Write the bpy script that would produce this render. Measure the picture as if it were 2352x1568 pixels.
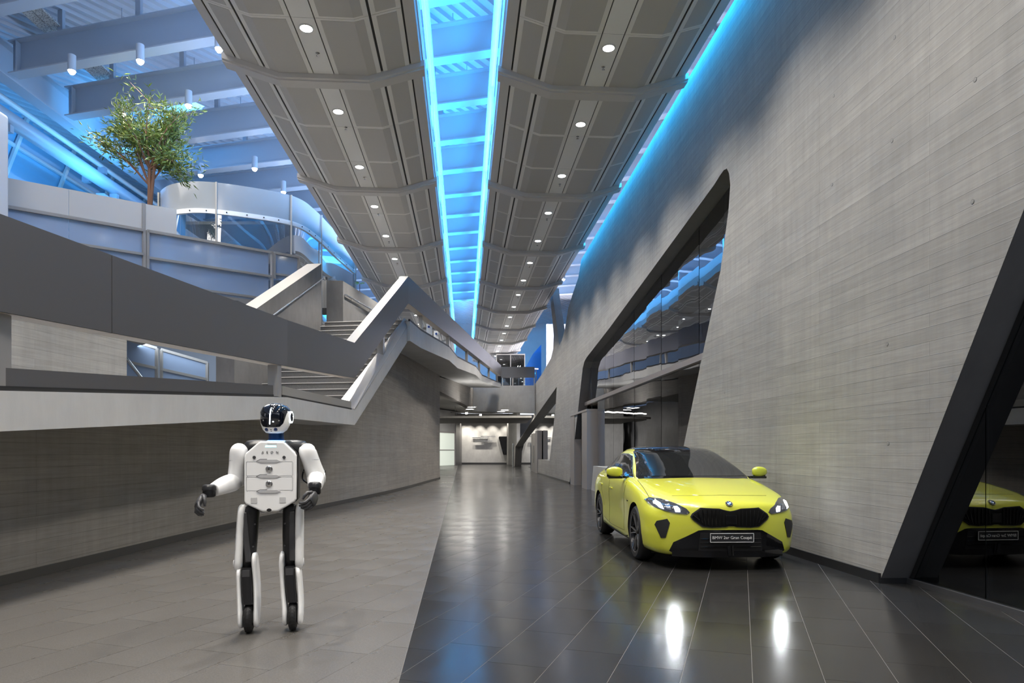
import bpy, bmesh, math, random
from mathutils import Vector, Matrix
from mathutils.bvhtree import BVHTree
from mathutils.geometry import tessellate_polygon
random.seed(7)
sc = bpy.context.scene
COL = sc.collection
for o in list(bpy.data.objects):
    bpy.data.objects.remove(o)

# ---------------------------------------------------------------- camera
F, CX, V0, H = 1568.0, 1176.0, 1036.0, 1.34      # focal length and horizon in photo pixels, eye height
cd = bpy.data.cameras.new('camera')
cam = bpy.data.objects.new('camera', cd)
COL.objects.link(cam)
cd.sensor_fit = 'HORIZONTAL'
cd.sensor_width = 36.0
cd.lens = 36.0 * F / 2352.0
cd.shift_y = (V0 - 784.0) / 2352.0
cd.clip_end = 300
cam.location = (0, 0, H)
cam.rotation_euler = (math.pi / 2, 0, 0)
sc.camera = cam
# ---------------------------------------------------------------- world and exposure
w = bpy.data.worlds.new('world'); sc.world = w
w.use_nodes = True
bg = w.node_tree.nodes['Background']
bg.inputs[0].default_value = (0.80, 0.84, 0.92, 1)
bg.inputs[1].default_value = 1.0
sc.view_settings.view_transform = 'Standard'
sc.view_settings.look = 'None'
sc.view_settings.gamma = 1.0
sc.view_settings.use_curve_mapping = False
sc.view_settings.exposure = 0.35

# ---------------------------------------------------------------- large lights
def lamp(kind, name, loc, energy, color=(1, 1, 1), rot=None, target=None, **kw):
    d = bpy.data.lights.new(name, kind)
    d.energy = energy; d.color = color
    for k, val in kw.items():
        setattr(d, k, val)
    o = bpy.data.objects.new(name, d)
    COL.objects.link(o)
    o.location = loc
    if target is not None:
        o.rotation_euler = (Vector(target) - Vector(loc)).to_track_quat('-Z', 'Y').to_euler()
    elif rot is not None:
        o.rotation_euler = rot
    return o
BLUE = (0.02, 0.42, 1.0)
AXK = (1067.0 - CX) / F            # the hall axis: X = AXK * Y
SLP = (V0 - 1013.0) / F            # the ceiling rafts rise a little with distance
def axis_strip(name, off, z, length, y0, energy, color, width, up):
    """a long LED strip lying along the hall axis, shining along 'up'"""
    yc = y0 + length / 2
    d = Vector((AXK, 1, SLP)).normalized()
    zl = -Vector(up).normalized()
    xl = d
    zl = (zl - xl * zl.dot(xl)).normalized()
    yl = zl.cross(xl)
    o = lamp('AREA', name, (AXK * yc + off, yc, z + SLP * yc), energy, color, shape='RECTANGLE', size=length, size_y=width)
    o.matrix_world = Matrix.Translation(o.location) @ Matrix((xl, yl, zl)).transposed().to_4x4()
    return o
RAFT_Z = H + 6.5
axis_strip('blue_strip_slot_west', -1.1, RAFT_Z + 1.05, 56, 2, 3700, BLUE, 0.2, (0.55, 0, 1))
axis_strip('blue_strip_slot_east', 1.0, RAFT_Z + 1.05, 56, 2, 1900, (0.06, 0.40, 1.0), 0.2, (-0.55, 0, 1))
axis_strip('blue_strip_wall', 4.12, RAFT_Z + 0.72, 31, -4, 700, BLUE, 0.06, (0.6, 0, -1))
axis_strip('white_strip_west', -4.2, RAFT_Z + 1.2, 46, 4, 1750, (0.45, 0.64, 1.0), 0.4, (-0.3, 0, 1))
axis_strip('white_strip_east', 4.9, RAFT_Z + 2.4, 44, 8, 800, (0.85, 0.86, 1.0), 0.4, (0.3, 0, 1))
lamp('AREA', 'blue_facade_wash', (-17.5, 24, 6.2), 1300, (0.08, 0.45, 1.0), target=(-22.5, 24, 10.5), shape='RECTANGLE', size=1.5, size_y=30)
lamp('AREA', 'pale_wall_wash', (5.5, 45.5, 6.0), 1500, (0.92, 0.90, 1.0), target=(6.0, 52, 8.5), shape='RECTANGLE', size=4, size_y=1)
lamp('AREA', 'north_wall_wash', (-1.0, 60, 7.0), 260, (0.10, 0.45, 1.0), target=(-1.0, 66, 9.5), shape='RECTANGLE', size=8, size_y=1)
lamp('AREA', 'upper_hall_area_light', (-11, 19, 11.3), 330, (1.0, 0.95, 0.88), target=(-10.5, 18.5, 5), shape='RECTANGLE', size=6, size_y=6)  # broad area light over the upper floor, no fitting modelled

lamp('AREA', 'balustrade_fill', (-8.2, 9.5, 11.4), 130, (1.0, 0.93, 0.85), target=(-8.8, 15.5, 6.2), shape='RECTANGLE', size=4, size_y=3, spread=math.radians(110))  # added fill lamp, warms the face of the frosted balustrade

# ---------------------------------------------------------------- pixel to place
def at(u, v, Y):                      # photo pixel at a known distance
    return Vector(((u - CX) * Y / F, Y, H + (V0 - v) * Y / F))
def flo(u, v):                        # photo pixel on the floor
    Y = F * H / (v - V0)
    return Vector(((u - CX) * Y / F, Y, 0.0))

# ---------------------------------------------------------------- node helpers and materials
MATS = {}
def mat(name, col, rough=0.5, metal=0.0, **kw):
    if name in MATS: return MATS[name]
    m = bpy.data.materials.new(name); m.use_nodes = True
    b = m.node_tree.nodes['Principled BSDF']
    b.inputs['Base Color'].default_value = (*col, 1)
    b.inputs['Roughness'].default_value = rough
    b.inputs['Metallic'].default_value = metal
    if 'emit' in kw:
        b.inputs['Emission Color'].default_value = (*kw['emit'], 1)
        b.inputs['Emission Strength'].default_value = kw.get('power', 1.0)
    for k in ('Coat Weight', 'Coat Roughness', 'Transmission Weight', 'IOR', 'Alpha', 'Specular IOR Level'):
        kk = k.lower().replace(' ', '_')
        if kk in kw: b.inputs[k].default_value = kw[kk]
    MATS[name] = m
    return m
def nn(m, t, **kw):
    n = m.node_tree.nodes.new(t)
    for k, v in kw.items():
        setattr(n, k, v)
    return n
def lk(m, a, b): m.node_tree.links.new(a, b)
def ramp(m, src, stops):
    r = nn(m, 'ShaderNodeValToRGB')
    e = r.color_ramp.elements
    while len(e) < len(stops): e.new(0.5)
    for el, (p, c) in zip(e, stops):
        el.position = p
        el.color = (*c, 1) if len(c) == 3 else c
    lk(m, src, r.inputs[0])
    return r.outputs[0]
def noise_fac(m, vec, scale, detail=4, rough=0.6):
    n = nn(m, 'ShaderNodeTexNoise')
    n.inputs['Scale'].default_value = scale
    n.inputs['Detail'].default_value = detail
    n.inputs['Roughness'].default_value = rough
    lk(m, vec, n.inputs['Vector'])
    return n.outputs['Fac']
def mapped(m, src, scale=(1, 1, 1)):
    mp = nn(m, 'ShaderNodeMapping')
    mp.inputs['Scale'].default_value = scale
    lk(m, src, mp.inputs['Vector'])
    return mp.outputs[0]
def mixc(m, fac, a, b, mode='MIX'):
    x = nn(m, 'ShaderNodeMix', data_type='RGBA', blend_type=mode)
    if isinstance(fac, float): x.inputs[0].default_value = fac
    else: lk(m, fac, x.inputs[0])
    for s, i in ((a, 6), (b, 7)):
        if isinstance(s, tuple): x.inputs[i].default_value = (*s, 1)
        else: lk(m, s, x.inputs[i])
    return x.outputs[2]
def bump(m, h, strength=0.2, dist=0.01):
    b = nn(m, 'ShaderNodeBump')
    b.inputs['Strength'].default_value = strength
    b.inputs['Distance'].default_value = dist
    lk(m, h, b.inputs['Height'])
    lk(m, b.outputs[0], m.node_tree.nodes['Principled BSDF'].inputs['Normal'])
def bsdf(m): return m.node_tree.nodes['Principled BSDF']

def board_concrete(name, c, use_uv=True, row=0.13, length=3.1):
    m = mat(name, c, 0.72)
    tc = nn(m, 'ShaderNodeTexCoord')
    vec = tc.outputs['UV'] if use_uv else tc.outputs['Object']
    br = nn(m, 'ShaderNodeTexBrick', offset=0.37)
    lk(m, vec, br.inputs['Vector'])
    d = tuple(x * 0.93 for x in c); l = tuple(x * 1.06 for x in c); k = tuple(x * 0.70 for x in c)
    br.inputs['Color1'].default_value = (*d, 1); br.inputs['Color2'].default_value = (*l, 1)
    br.inputs['Mortar'].default_value = (*k, 1)
    br.inputs['Scale'].default_value = 1.0
    br.inputs['Mortar Size'].default_value = 0.0035
    br.inputs['Mortar Smooth'].default_value = 0.6
    br.inputs['Brick Width'].default_value = length
    br.inputs['Row Height'].default_value = row
    streak = noise_fac(m, mapped(m, vec, (1.3, 26, 1)), 1.0, 5, 0.65)
    vert = noise_fac(m, mapped(m, vec, (9, 0.9, 1)), 1.0, 4, 0.6)
    blot = noise_fac(m, vec, 0.8, 6, 0.6)
    c1 = mixc(m, 0.55, br.outputs[0], ramp(m, streak, [(0.3, (0.72,) * 3), (0.7, (1.2,) * 3)]), 'MULTIPLY')
    c2 = mixc(m, 0.35, c1, ramp(m, vert, [(0.3, (0.75,) * 3), (0.7, (1.18,) * 3)]), 'MULTIPLY')
    c3 = mixc(m, 0.5, c2, ramp(m, blot, [(0.3, (0.74, 0.74, 0.75)), (0.7, (1.14, 1.13, 1.1))]), 'MULTIPLY')
    lk(m, c3, bsdf(m).inputs['Base Color'])
    add = nn(m, 'ShaderNodeMath', operation='ADD')
    lk(m, br.outputs['Fac'], add.inputs[0])
    mul = nn(m, 'ShaderNodeMath', operation='MULTIPLY'); mul.inputs[1].default_value = -0.8
    lk(m, streak, mul.inputs[0]); lk(m, mul.outputs[0], add.inputs[1])
    neg = nn(m, 'ShaderNodeMath', operation='MULTIPLY'); neg.inputs[1].default_value = -1
    lk(m, add.outputs[0], neg.inputs[0])
    bump(m, neg.outputs[0], 0.30, 0.006)
    return m
def plain_concrete(name, c, rough=0.65, amount=0.5):
    m = mat(name, c, rough)
    tc = nn(m, 'ShaderNodeTexCoord'); vec = tc.outputs['Object']
    a = noise_fac(m, vec, 1.1, 6, 0.6)
    b = noise_fac(m, mapped(m, vec, (5, 5, 1.2)), 1.5, 5, 0.7)
    c1 = mixc(m, amount, c, ramp(m, a, [(0.3, (0.72,) * 3), (0.7, (1.15,) * 3)]), 'MULTIPLY')
    c2 = mixc(m, amount * 0.6, c1, ramp(m, b, [(0.3, (0.78,) * 3), (0.7, (1.15,) * 3)]), 'MULTIPLY')
    lk(m, c2, bsdf(m).inputs['Base Color'])
    bump(m, b, 0.08, 0.01)
    return m
def granite(name, c, speck, rough):
    m = mat(name, c, rough)
    tc = nn(m, 'ShaderNodeTexCoord'); vec = tc.outputs['Object']
    s1 = noise_fac(m, vec, 190, 2, 0.7)
    s2 = noise_fac(m, vec, 70, 3, 0.7)
    s3 = noise_fac(m, vec, 0.7, 4, 0.6)
    oi = nn(m, 'ShaderNodeObjectInfo')
    c1 = mixc(m, ramp(m, s1, [(0.54, (0, 0, 0)), (0.72, (1, 1, 1))]), c, speck)
    c2 = mixc(m, 0.6, c1, ramp(m, s2, [(0.35, (0.72,) * 3), (0.65, (1.25,) * 3)]), 'MULTIPLY')
    c3 = mixc(m, 0.5, c2, ramp(m, oi.outputs['Random'], [(0.0, (0.93,) * 3), (1.0, (1.07,) * 3)]), 'MULTIPLY')
    lk(m, c3, bsdf(m).inputs['Base Color'])
    bsdf(m).inputs['Specular IOR Level'].default_value = 0.38
    rr = ramp(m, s3, [(0.3, (rough * 0.8,) * 3), (0.7, (rough * 1.25,) * 3)])
    lk(m, rr, bsdf(m).inputs['Roughness'])
    return m

CONC_R = board_concrete('board_marked_concrete', (0.30, 0.29, 0.275))
CONC_L = board_concrete('board_marked_concrete_brown', (0.285, 0.267, 0.25))
CONC_S = plain_concrete('fair_faced_concrete', (0.34, 0.335, 0.325))
CONC_F = plain_concrete('pale_slab_concrete', (0.50, 0.497, 0.49), 0.6, 0.35)
CONC_P = plain_concrete('parapet_concrete', (0.27, 0.26, 0.245))
CONC_Q = plain_concrete('shaded_parapet_concrete', (0.155, 0.15, 0.145), 0.6, 0.8)  # parapet concrete darkened to stand in for shade on its side
CONC_D = plain_concrete('dark_concrete', (0.125, 0.122, 0.122), 0.42, 0.45)
CONC_W = plain_concrete('pale_concrete', (0.52, 0.51, 0.53), 0.8, 0.2)
GRAN_D = granite('dark_granite', (0.017, 0.0166, 0.0166), (0.075, 0.073, 0.07), 0.19)
GRAN_L = granite('light_granite', (0.098, 0.092, 0.086), (0.21, 0.20, 0.19), 0.30)
GRAN_S = granite('stair_terrazzo', (0.13, 0.128, 0.124), (0.36, 0.35, 0.34), 0.5)
GROUT = mat('pale_joint_filler', (0.125, 0.12, 0.115), 0.8)
SKIRT = mat('black_skirting', (0.018, 0.018, 0.019), 0.35)
STEEL_B = mat('painted_roof_steel', (0.42, 0.46, 0.52), 0.45)
DECK = mat('corrugated_deck_steel', (0.55, 0.57, 0.62), 0.5)
RAIL_D = mat('anthracite_sheet', (0.12, 0.119, 0.124), 0.36, 0.3)
RAIL_P = mat('beige_soffit_sheet', (0.42, 0.37, 0.32), 0.5)
RAIL_W = mat('satin_light_sheet', (0.34, 0.335, 0.335), 0.34, 0.4)
STAINLESS = mat('stainless_steel', (0.62, 0.62, 0.62), 0.25, 1.0)
FRAME = mat('warm_grey_frame', (0.36, 0.345, 0.32), 0.4, 0.2)
PANEL = mat('perforated_ceiling_panel', (0.50, 0.485, 0.465), 0.55)
PANEL_F = mat('ceiling_panel_margin', (0.80, 0.78, 0.75), 0.45)
PANEL_C = mat('ceiling_service_strip', (0.82, 0.81, 0.79), 0.4)
GROOVE = mat('ceiling_groove', (0.03, 0.03, 0.03), 0.7)
RIBM = mat('raft_rib_sheet', (0.58, 0.56, 0.54), 0.42)
LAMPON = mat('lit_lamp_lens', (1, 1, 1), 0.4, emit=(1.0, 0.97, 0.92), power=26)
LAMPRING = mat('lamp_ring_white', (0.7, 0.7, 0.7), 0.3)
WHITE = mat('white_coating', (0.80, 0.80, 0.79), 0.35)
BLACKM = mat('black_matt', (0.012, 0.012, 0.013), 0.5)
BLACKG = mat('black_gloss', (0.006, 0.006, 0.007), 0.08, coat_weight=0.6)
DOORM = mat('brown_grey_door_sheet', (0.24, 0.22, 0.215), 0.4, 0.1)

# ---------------------------------------------------------------- mesh builder
class B:
    def __init__(self): self.v = []; self.f = []
    def add(self, vs, fs):
        n = len(self.v)
        self.v += [Vector(p) for p in vs]
        self.f += [tuple(i + n for i in f) for f in fs]
        return self
    def box(self, c, s, R=None):
        c = Vector(c); s = Vector(s) / 2
        vs = []
        for z in (-1, 1):
            for y in (-1, 1):
                for x in (-1, 1):
                    p = Vector((x * s.x, y * s.y, z * s.z))
                    if R is not None: p = R @ p
                    vs.append(c + p)
        return self.add(vs, [(0, 2, 3, 1), (4, 5, 7, 6), (0, 1, 5, 4), (2, 6, 7, 3), (0, 4, 6, 2), (1, 3, 7, 5)])
    def bar(self, p, q, w, h, up=(0, 0, 1)):
        p = Vector(p); q = Vector(q)
        d = (q - p).normalized(); s = d.cross(Vector(up)).normalized(); t = s.cross(d)
        vs = []
        for a in (p, q):
            for i, j in ((-1, -1), (1, -1), (1, 1), (-1, 1)):
                vs.append(a + s * (w / 2 * i) + t * (h / 2 * j))
        return self.add(vs, [(0, 1, 2, 3), (7, 6, 5, 4), (0, 4, 5, 1), (1, 5, 6, 2), (2, 6, 7, 3), (3, 7, 4, 0)])
    def tube(self, pts, r, n=10, cap=True):
        pts = [Vector(p) for p in pts]
        rs = r if isinstance(r, (list, tuple)) else [r] * len(pts)
        rings = []
        ref = Vector((0.13, 0.21, 0.97))
        for i, p in enumerate(pts):
            a = pts[max(i - 1, 0)]; b = pts[min(i + 1, len(pts) - 1)]
            d = (b - a).normalized()
            if abs(d.dot(ref)) > 0.97: rf = Vector((1, 0.1, 0))
            else: rf = ref
            s = d.cross(rf).normalized(); t = s.cross(d)
            rings.append([p + (s * math.cos(2 * math.pi * k / n) + t * math.sin(2 * math.pi * k / n)) * rs[i] for k in range(n)])
        base = len(self.v)
        for rg in rings: self.v += rg
        for i in range(len(rings) - 1):
            for k in range(n):
                a = base + i * n + k; b = base + i * n + (k + 1) % n
                self.f.append((a, b, b + n, a + n))
        if cap:
            self.f.append(tuple(base + k for k in range(n))[::-1])
            self.f.append(tuple(base + (len(rings) - 1) * n + k for k in range(n)))
        return self
    def prism(self, poly, vec):
        poly = [Vector(p) for p in poly]; vec = Vector(vec); n = len(poly)
        vs = poly + [p + vec for p in poly]
        fs = [tuple(range(n))[::-1], tuple(range(n, 2 * n))]
        fs += [(i, (i + 1) % n, (i + 1) % n + n, i + n) for i in range(n)]
        return self.add(vs, fs)
    def lathe(self, prof, n=24, M=None, close=False):
        """profile (r, h) turned round local Z, then placed by the matrix M"""
        base = len(self.v)
        for r, h in prof:
            for k in range(n):
                a = 2 * math.pi * k / n
                p = Vector((r * math.cos(a), r * math.sin(a), h))
                self.v.append(M @ p if M is not None else p)
        m = len(prof)
        for i in range(m if close else m - 1):
            for k in range(n):
                a = base + i * n + k; b = base + i * n + (k + 1) % n
                c = base + ((i + 1) % m) * n + (k + 1) % n; d = base + ((i + 1) % m) * n + k
                self.f.append((a, b, c, d))
        return self
    def grid(self, rows, closed=False):
        base = len(self.v); n = len(rows[0])
        for r in rows: self.v += [Vector(p) for p in r]
        for i in range(len(rows) - 1):
            for k in range(n if closed else n - 1):
                a = base + i * n + k; b = base + i * n + (k + 1) % n
                self.f.append((a, b, b + n, a + n))
        return self
    def build(self, name, m, parent=None, smooth=False, bevel=0, seg=2, uv=None, clean=True):
        me = bpy.data.meshes.new(name)
        me.from_pydata([tuple(p) for p in self.v], [], self.f)
        if clean:
            bm = bmesh.new(); bm.from_mesh(me)
            bmesh.ops.recalc_face_normals(bm, faces=bm.faces)
            bm.to_mesh(me); bm.free()
        me.update()
        if m is not None: me.materials.append(m)
        if uv is not None:
            l = me.uv_layers.new(name='UVMap')
            for lp in me.loops:
                l.data[lp.index].uv = uv(me.vertices[lp.vertex_index].co)
        if smooth:
            for p in me.polygons: p.use_smooth = True
            me.set_sharp_from_angle(angle=math.radians(smooth if smooth is not True else 40))
        o = bpy.data.objects.new(name, me)
        COL.objects.link(o)
        if parent is not None: o.parent = parent
        if bevel:
            b = o.modifiers.new('bevel', 'BEVEL'); b.width = bevel; b.segments = seg; b.limit_method = 'ANGLE'; b.angle_limit = math.radians(35)
        return o
def tag(o, label=None, cat=None, group=None, kind=None):
    if label: o['label'] = label
    if cat: o['category'] = cat
    if group: o['group'] = group
    if kind: o['kind'] = kind
    return o
def struct(o, label=None): return tag(o, label, None, None, 'structure')
def empty(name, loc=(0, 0, 0), rz=0.0):
    o = bpy.data.objects.new(name, None); COL.objects.link(o)
    o.location = loc; o.rotation_euler = (0, 0, rz); o.empty_display_size = 0.1
    return o
def dup(root, loc, rz=None):
    r = root.copy(); COL.objects.link(r); r.location = loc
    if rz is not None: r.rotation_euler = (0, 0, rz)
    for ch in list(root.children):
        c = ch.copy(); COL.objects.link(c); c.parent = r
        for g in list(ch.children):
            d = g.copy(); COL.objects.link(d); d.parent = c
    return r
def clip_poly(poly, a, b, c):
    """keep the part of a 2-D polygon with a*x + b*y <= c"""
    out = []
    n = len(poly)
    for i in range(n):
        p, q = poly[i], poly[(i + 1) % n]
        dp = a * p[0] + b * p[1] - c; dq = a * q[0] + b * q[1] - c
        if dp <= 0: out.append(p)
        if (dp < 0 < dq) or (dq < 0 < dp):
            t = dp / (dp - dq)
            out.append((p[0] + (q[0] - p[0]) * t, p[1] + (q[1] - p[1]) * t))
    return out
def catmull(pts, n):
    """points of an open Catmull-Rom curve, n per segment"""
    P = [Vector(p) for p in pts]
    out = []
    for i in range(len(P) - 1):
        a = P[i - 1] if i else P[0] * 2 - P[1]
        b, c = P[i], P[i + 1]
        d = P[i + 2] if i + 2 < len(P) else P[-1] * 2 - P[-2]
        for k in range(n):
            t = k / n
            out.append(0.5 * ((2 * b) + (c - a) * t + (2 * a - 5 * b + 4 * c - d) * t * t + (3 * b - a - 3 * c + d) * t ** 3))
    out.append(P[-1].copy())
    return out
def lerp(a, b, t): return a + (b - a) * t
# ================================================================ FLOOR
def xw(Y): return 4.19 - 0.0640 * Y                   # foot of the east wall
LW = catmull([(-5.55, -2, 0), (-5.1, 6.8, 0), (-4.84, 12.29, 0), (-3.89, 22.1, 0), (-3.47, 32.8, 0)], 10)   # foot of the west wall
def xl(Y):
    for a, b in zip(LW, LW[1:]):
        if a.y <= Y <= b.y: return lerp(a.x, b.x, (Y - a.y) / (b.y - a.y))
    return LW[0].x if Y < LW[0].y else -9.0
floor = struct(B().box((0, 30, -0.0562), (40, 106, 0.11)).build('floor', GROUT))
GA = math.atan2(1704 - CX, F)                         # the paving grid is turned against the hall
ga = Vector((math.sin(GA), math.cos(GA)))             # along the rows
gx = Vector((math.cos(GA), -math.sin(GA)))            # across the rows
G0 = Vector((2.22, 7.66))
B0, B1 = flo(915, 1568), flo(1035, 1130)              # line between pale and dark paving
nb = Vector((-(B1.y - B0.y), B1.x - B0.x)).normalized()  # points to the pale side (west)
cb = nb.x * B0.x + nb.y * B0.y
TW, TL, GAP = 0.40, 0.80, 0.0017
cells = []
for i in range(-70, 40):
    off = (0.0, 0.27, 0.53, 0.13, 0.66, 0.4)[i % 6] * TL
    for j in range(-22, 95):
        q = [G0 + gx * (i * TW + a) + ga * (j * TL + off + b) for a, b in
             ((GAP, GAP), (TW - GAP, GAP), (TW - GAP, TL - GAP), (GAP, TL - GAP))]
        c = (q[0] + q[2]) / 2
        if c.y < 1.2 or c.y > 72: continue
        hi = xw(c.y) + 0.25 if c.y > 6.9 else 5.4
        if c.y > 28: hi += 1.0
        lo = xl(c.y) - 0.3
        if c.x > hi or c.x < lo: continue
        pts = [(p.x, p.y) for p in q]
        for m, poly in ((GRAN_D, clip_poly(pts, nb.x, nb.y, cb - GAP)), (GRAN_L, clip_poly(pts, -nb.x, -nb.y, -cb - GAP))):
            if len(poly) < 3: continue
            ar = 0.5 * abs(sum(poly[k][0] * poly[(k + 1) % len(poly)][1] - poly[(k + 1) % len(poly)][0] * poly[k][1] for k in range(len(poly))))
            if ar < 0.0002: continue
            cy = sum(p[1] for p in poly) / len(poly); cx_ = sum(p[0] for p in poly) / len(poly)
            u = CX + F * cx_ / cy; v = V0 + F * H / cy
            vis = -60 < u < 2420 and v < 1640
            cells.append((ar / cy ** 3 if vis else 0, m, poly))
cells.sort(key=lambda c: -c[0])
rest = {GRAN_D.name: B(), GRAN_L.name: B()}
for k, (s, m, poly) in enumerate(cells):
    top = [(x, y, 0.0) for x, y in poly]
    if k < 300:
        cx_ = sum(p[0] for p in poly) / len(poly); cy = sum(p[1] for p in poly) / len(poly)
        o = B().prism([(x - cx_, y - cy, -0.012) for x, y in poly], (0, 0, 0.012)).build('tile', m, floor)
        o.location = (cx_, cy, 0)
    else:
        rest[m.name].prism([(x, y, -0.012) for x, y in poly], (0, 0, 0.012))
for nm, m in ((GRAN_D.name, GRAN_D), (GRAN_L.name, GRAN_L)):
    o = rest[nm].build('tile_field', m, floor); o['kind'] = 'stuff'

# ================================================================ EAST WALL (slanted openings)
NW = Vector((1, 0.0640, 0)).normalized()              # pointing into the wall
TH = 0.35
def wp(Y, z, off=0.0): return Vector((xw(Y), Y, z)) + NW * off
win1 = [(28.27, 0), (26.3, 2.61), (25.0, 4.39), (24.65, 4.58), (24.2, 4.66), (20.25, 5.0), (11.64, 5.88), (11.38, 5.93), (11.2, 5.95), (11.06, 5.92),
        (10.97, 5.80), (10.92, 5.6), (11.0, 5.2), (11.34, 4.35), (12.29, 2.95), (13.29, 1.43), (14.3, 0)]
win3 = [(61.7, 0), (60.6, 1.88), (32.37, 4.39), (32.7, 3.55), (34.1, 2.04), (35.2, 0.86), (40.96, 0.86), (41.2, 0)]
outer = [(6.96, 0), (2.13, 8.44), (25.3, 8.44), (26.0, 7.95), (27.2, 7.7), (28.6, 7.35), (29.7, 6.6), (30.6, 6.3), (31.5, 6.22), (32.4, 7.4), (33.87, 8.99), (34.2, 9.5),
         (35.4, 9.5), (35.06, 9.25), (34.0, 7.9), (33.5, 7.03), (33.7, 6.39), (34.6, 6.05), (39.0, 5.72), (43.6, 5.55), (43.6, 3.53), (50.8, 2.77), (62.3, 1.58), (64.0, 0)]
wall_poly = outer + win3 + win1
def wall_mesh(poly, name, m, off0, off1, parent=None):
    me = bpy.data.meshes.new(name)
    tris = tessellate_polygon([[Vector((y, z, 0)) for y, z in poly]])
    n = len(poly)
    vs = [wp(y, z, off0) for y, z in poly] + [wp(y, z, off1) for y, z in poly]
    fs = [tuple(t) for t in tris] + [tuple(i + n for i in t) for t in tris]
    b = B(); b.add(vs, fs)
    return b.build(name, m, parent, uv=lambda c: (c.y, c.z))
wall_right = struct(wall_mesh(wall_poly, 'wall_right', CONC_R, 0.0, TH))
# the reveals of the openings: set darker and smoother than the wall face
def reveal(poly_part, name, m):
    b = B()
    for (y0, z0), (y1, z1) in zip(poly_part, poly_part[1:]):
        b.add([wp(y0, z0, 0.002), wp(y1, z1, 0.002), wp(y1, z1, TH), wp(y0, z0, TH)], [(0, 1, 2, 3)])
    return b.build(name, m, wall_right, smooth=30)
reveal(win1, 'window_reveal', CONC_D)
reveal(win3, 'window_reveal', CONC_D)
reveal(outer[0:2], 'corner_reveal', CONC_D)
reveal(outer[2:20], 'wall_coping', CONC_P)
reveal(outer[19:24], 'wall_coping', CONC_P)
# small round tie-hole plugs that show as rings on the concrete
TIE = mat('tie_hole_plug', (0.245, 0.24, 0.23), 0.6)
TIEK = mat('tie_hole_dark_ring', (0.10, 0.10, 0.10), 0.7)  # dark grey ring round each plug
for u, v in ((2055, 86), (2240, 183), (1915, 220), (2049, 323), (2234, 463), (1911, 424), (2038, 790), (2040, 1018), (1720, 600), (1664, 901)):
    Y = F * 4.19 / (u - 1075.6); z = H + (V0 - v) * Y / F
    c = wp(Y, z, -0.001)
    q = (-NW).to_track_quat('Z', 'Y').to_matrix().to_4x4()
    o = B().lathe([(0.0, 0.0), (0.017, 0.0), (0.017, 0.002), (0.0, 0.002)], 16, Matrix.Translation(c) @ q).build('tie_plug', TIE, wall_right)
    B().lathe([(0.017, 0.0), (0.020, 0.0), (0.020, 0.0012), (0.017, 0.0012)], 16, Matrix.Translation(c) @ q, close=True).build('plug_ring', TIEK, o)

# skirting along the foot of the east wall
def skirt(path, name, h=0.10, t=0.02):
    b = B()
    for p, q in zip(path, path[1:]):
        b.bar(Vector((p[0], p[1], h / 2 + 0.001)), Vector((q[0], q[1], h / 2 + 0.001)), t, h)
    return struct(b.build(name, SKIRT))
skirt([wp(14.3, 0, -0.011), wp(6.94, 0, -0.011), wp(6.94, 0, TH)], 'baseboard_right')
skirt([wp(41.2, 0, -0.011), wp(28.27, 0, -0.011), wp(28.27, 0, TH)], 'baseboard_right_far', 0.07)

# ================================================================ big slanted window in the east wall
GLASS_D = mat('dark_glazing', (0.010, 0.012, 0.014), 0.015, specular_ior_level=0.9, coat_weight=1.0)
_b = bsdf(GLASS_D); _b.inputs['IOR'].default_value = 1.8
def glazing(name, tint, alpha, wav=0.0):
    m = bpy.data.materials.new(name); m.use_nodes = True; MATS[name] = m
    nt = m.node_tree; nt.nodes.clear()
    out = nn(m, 'ShaderNodeOutputMaterial')
    tr = nn(m, 'ShaderNodeBsdfTransparent'); tr.inputs[0].default_value = (*tint, 1)
    gl = nn(m, 'ShaderNodeBsdfGlossy'); gl.inputs['Roughness'].default_value = 0.0
    gl.inputs['Color'].default_value = (0.95, 0.97, 1.0, 1)
    fr = nn(m, 'ShaderNodeFresnel'); fr.inputs['IOR'].default_value = 1.52
    mx = nn(m, 'ShaderNodeMixShader')
    ad = nn(m, 'ShaderNodeMath', operation='MULTIPLY_ADD'); ad.inputs[1].default_value = 1.7; ad.inputs[2].default_value = alpha
    ad.use_clamp = True
    lk(m, fr.outputs[0], ad.inputs[0]); lk(m, ad.outputs[0], mx.inputs[0])
    lk(m, tr.outputs[0], mx.inputs[1]); lk(m, gl.outputs[0], mx.inputs[2]); lk(m, mx.outputs[0], out.inputs[0])
    if wav:
        tc = nn(m, 'ShaderNodeTexCoord')
        n = noise_fac(m, tc.outputs['Object'], 0.9, 1, 0.5)
        b = nn(m, 'ShaderNodeBump'); b.inputs['Strength'].default_value = 1.0; b.inputs['Distance'].default_value = wav
        lk(m, n, b.inputs['Height']); lk(m, b.outputs[0], gl.inputs['Normal']); lk(m, b.outputs[0], fr.inputs['Normal'])
    return m
GLASS_W = glazing('wavy_window_glass', (0.42, 0.45, 0.46), 0.10, 0.0035)
GLASS_N = glazing('smoky_window_glass', (0.30, 0.31, 0.32), 0.05)
GLASS_C = glazing('clear_glass', (0.86, 0.92, 0.96), 0.02)
window_1 = struct(empty('window_1', (xw(20), 20, 0)))
def child_at(o, root):
    for vtx in o.data.vertices: vtx.co -= root.location
    o.parent = root
    return o
TZ = 3.13
ys = [10.67 + 1.3 * k for k in range(13)]
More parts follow.
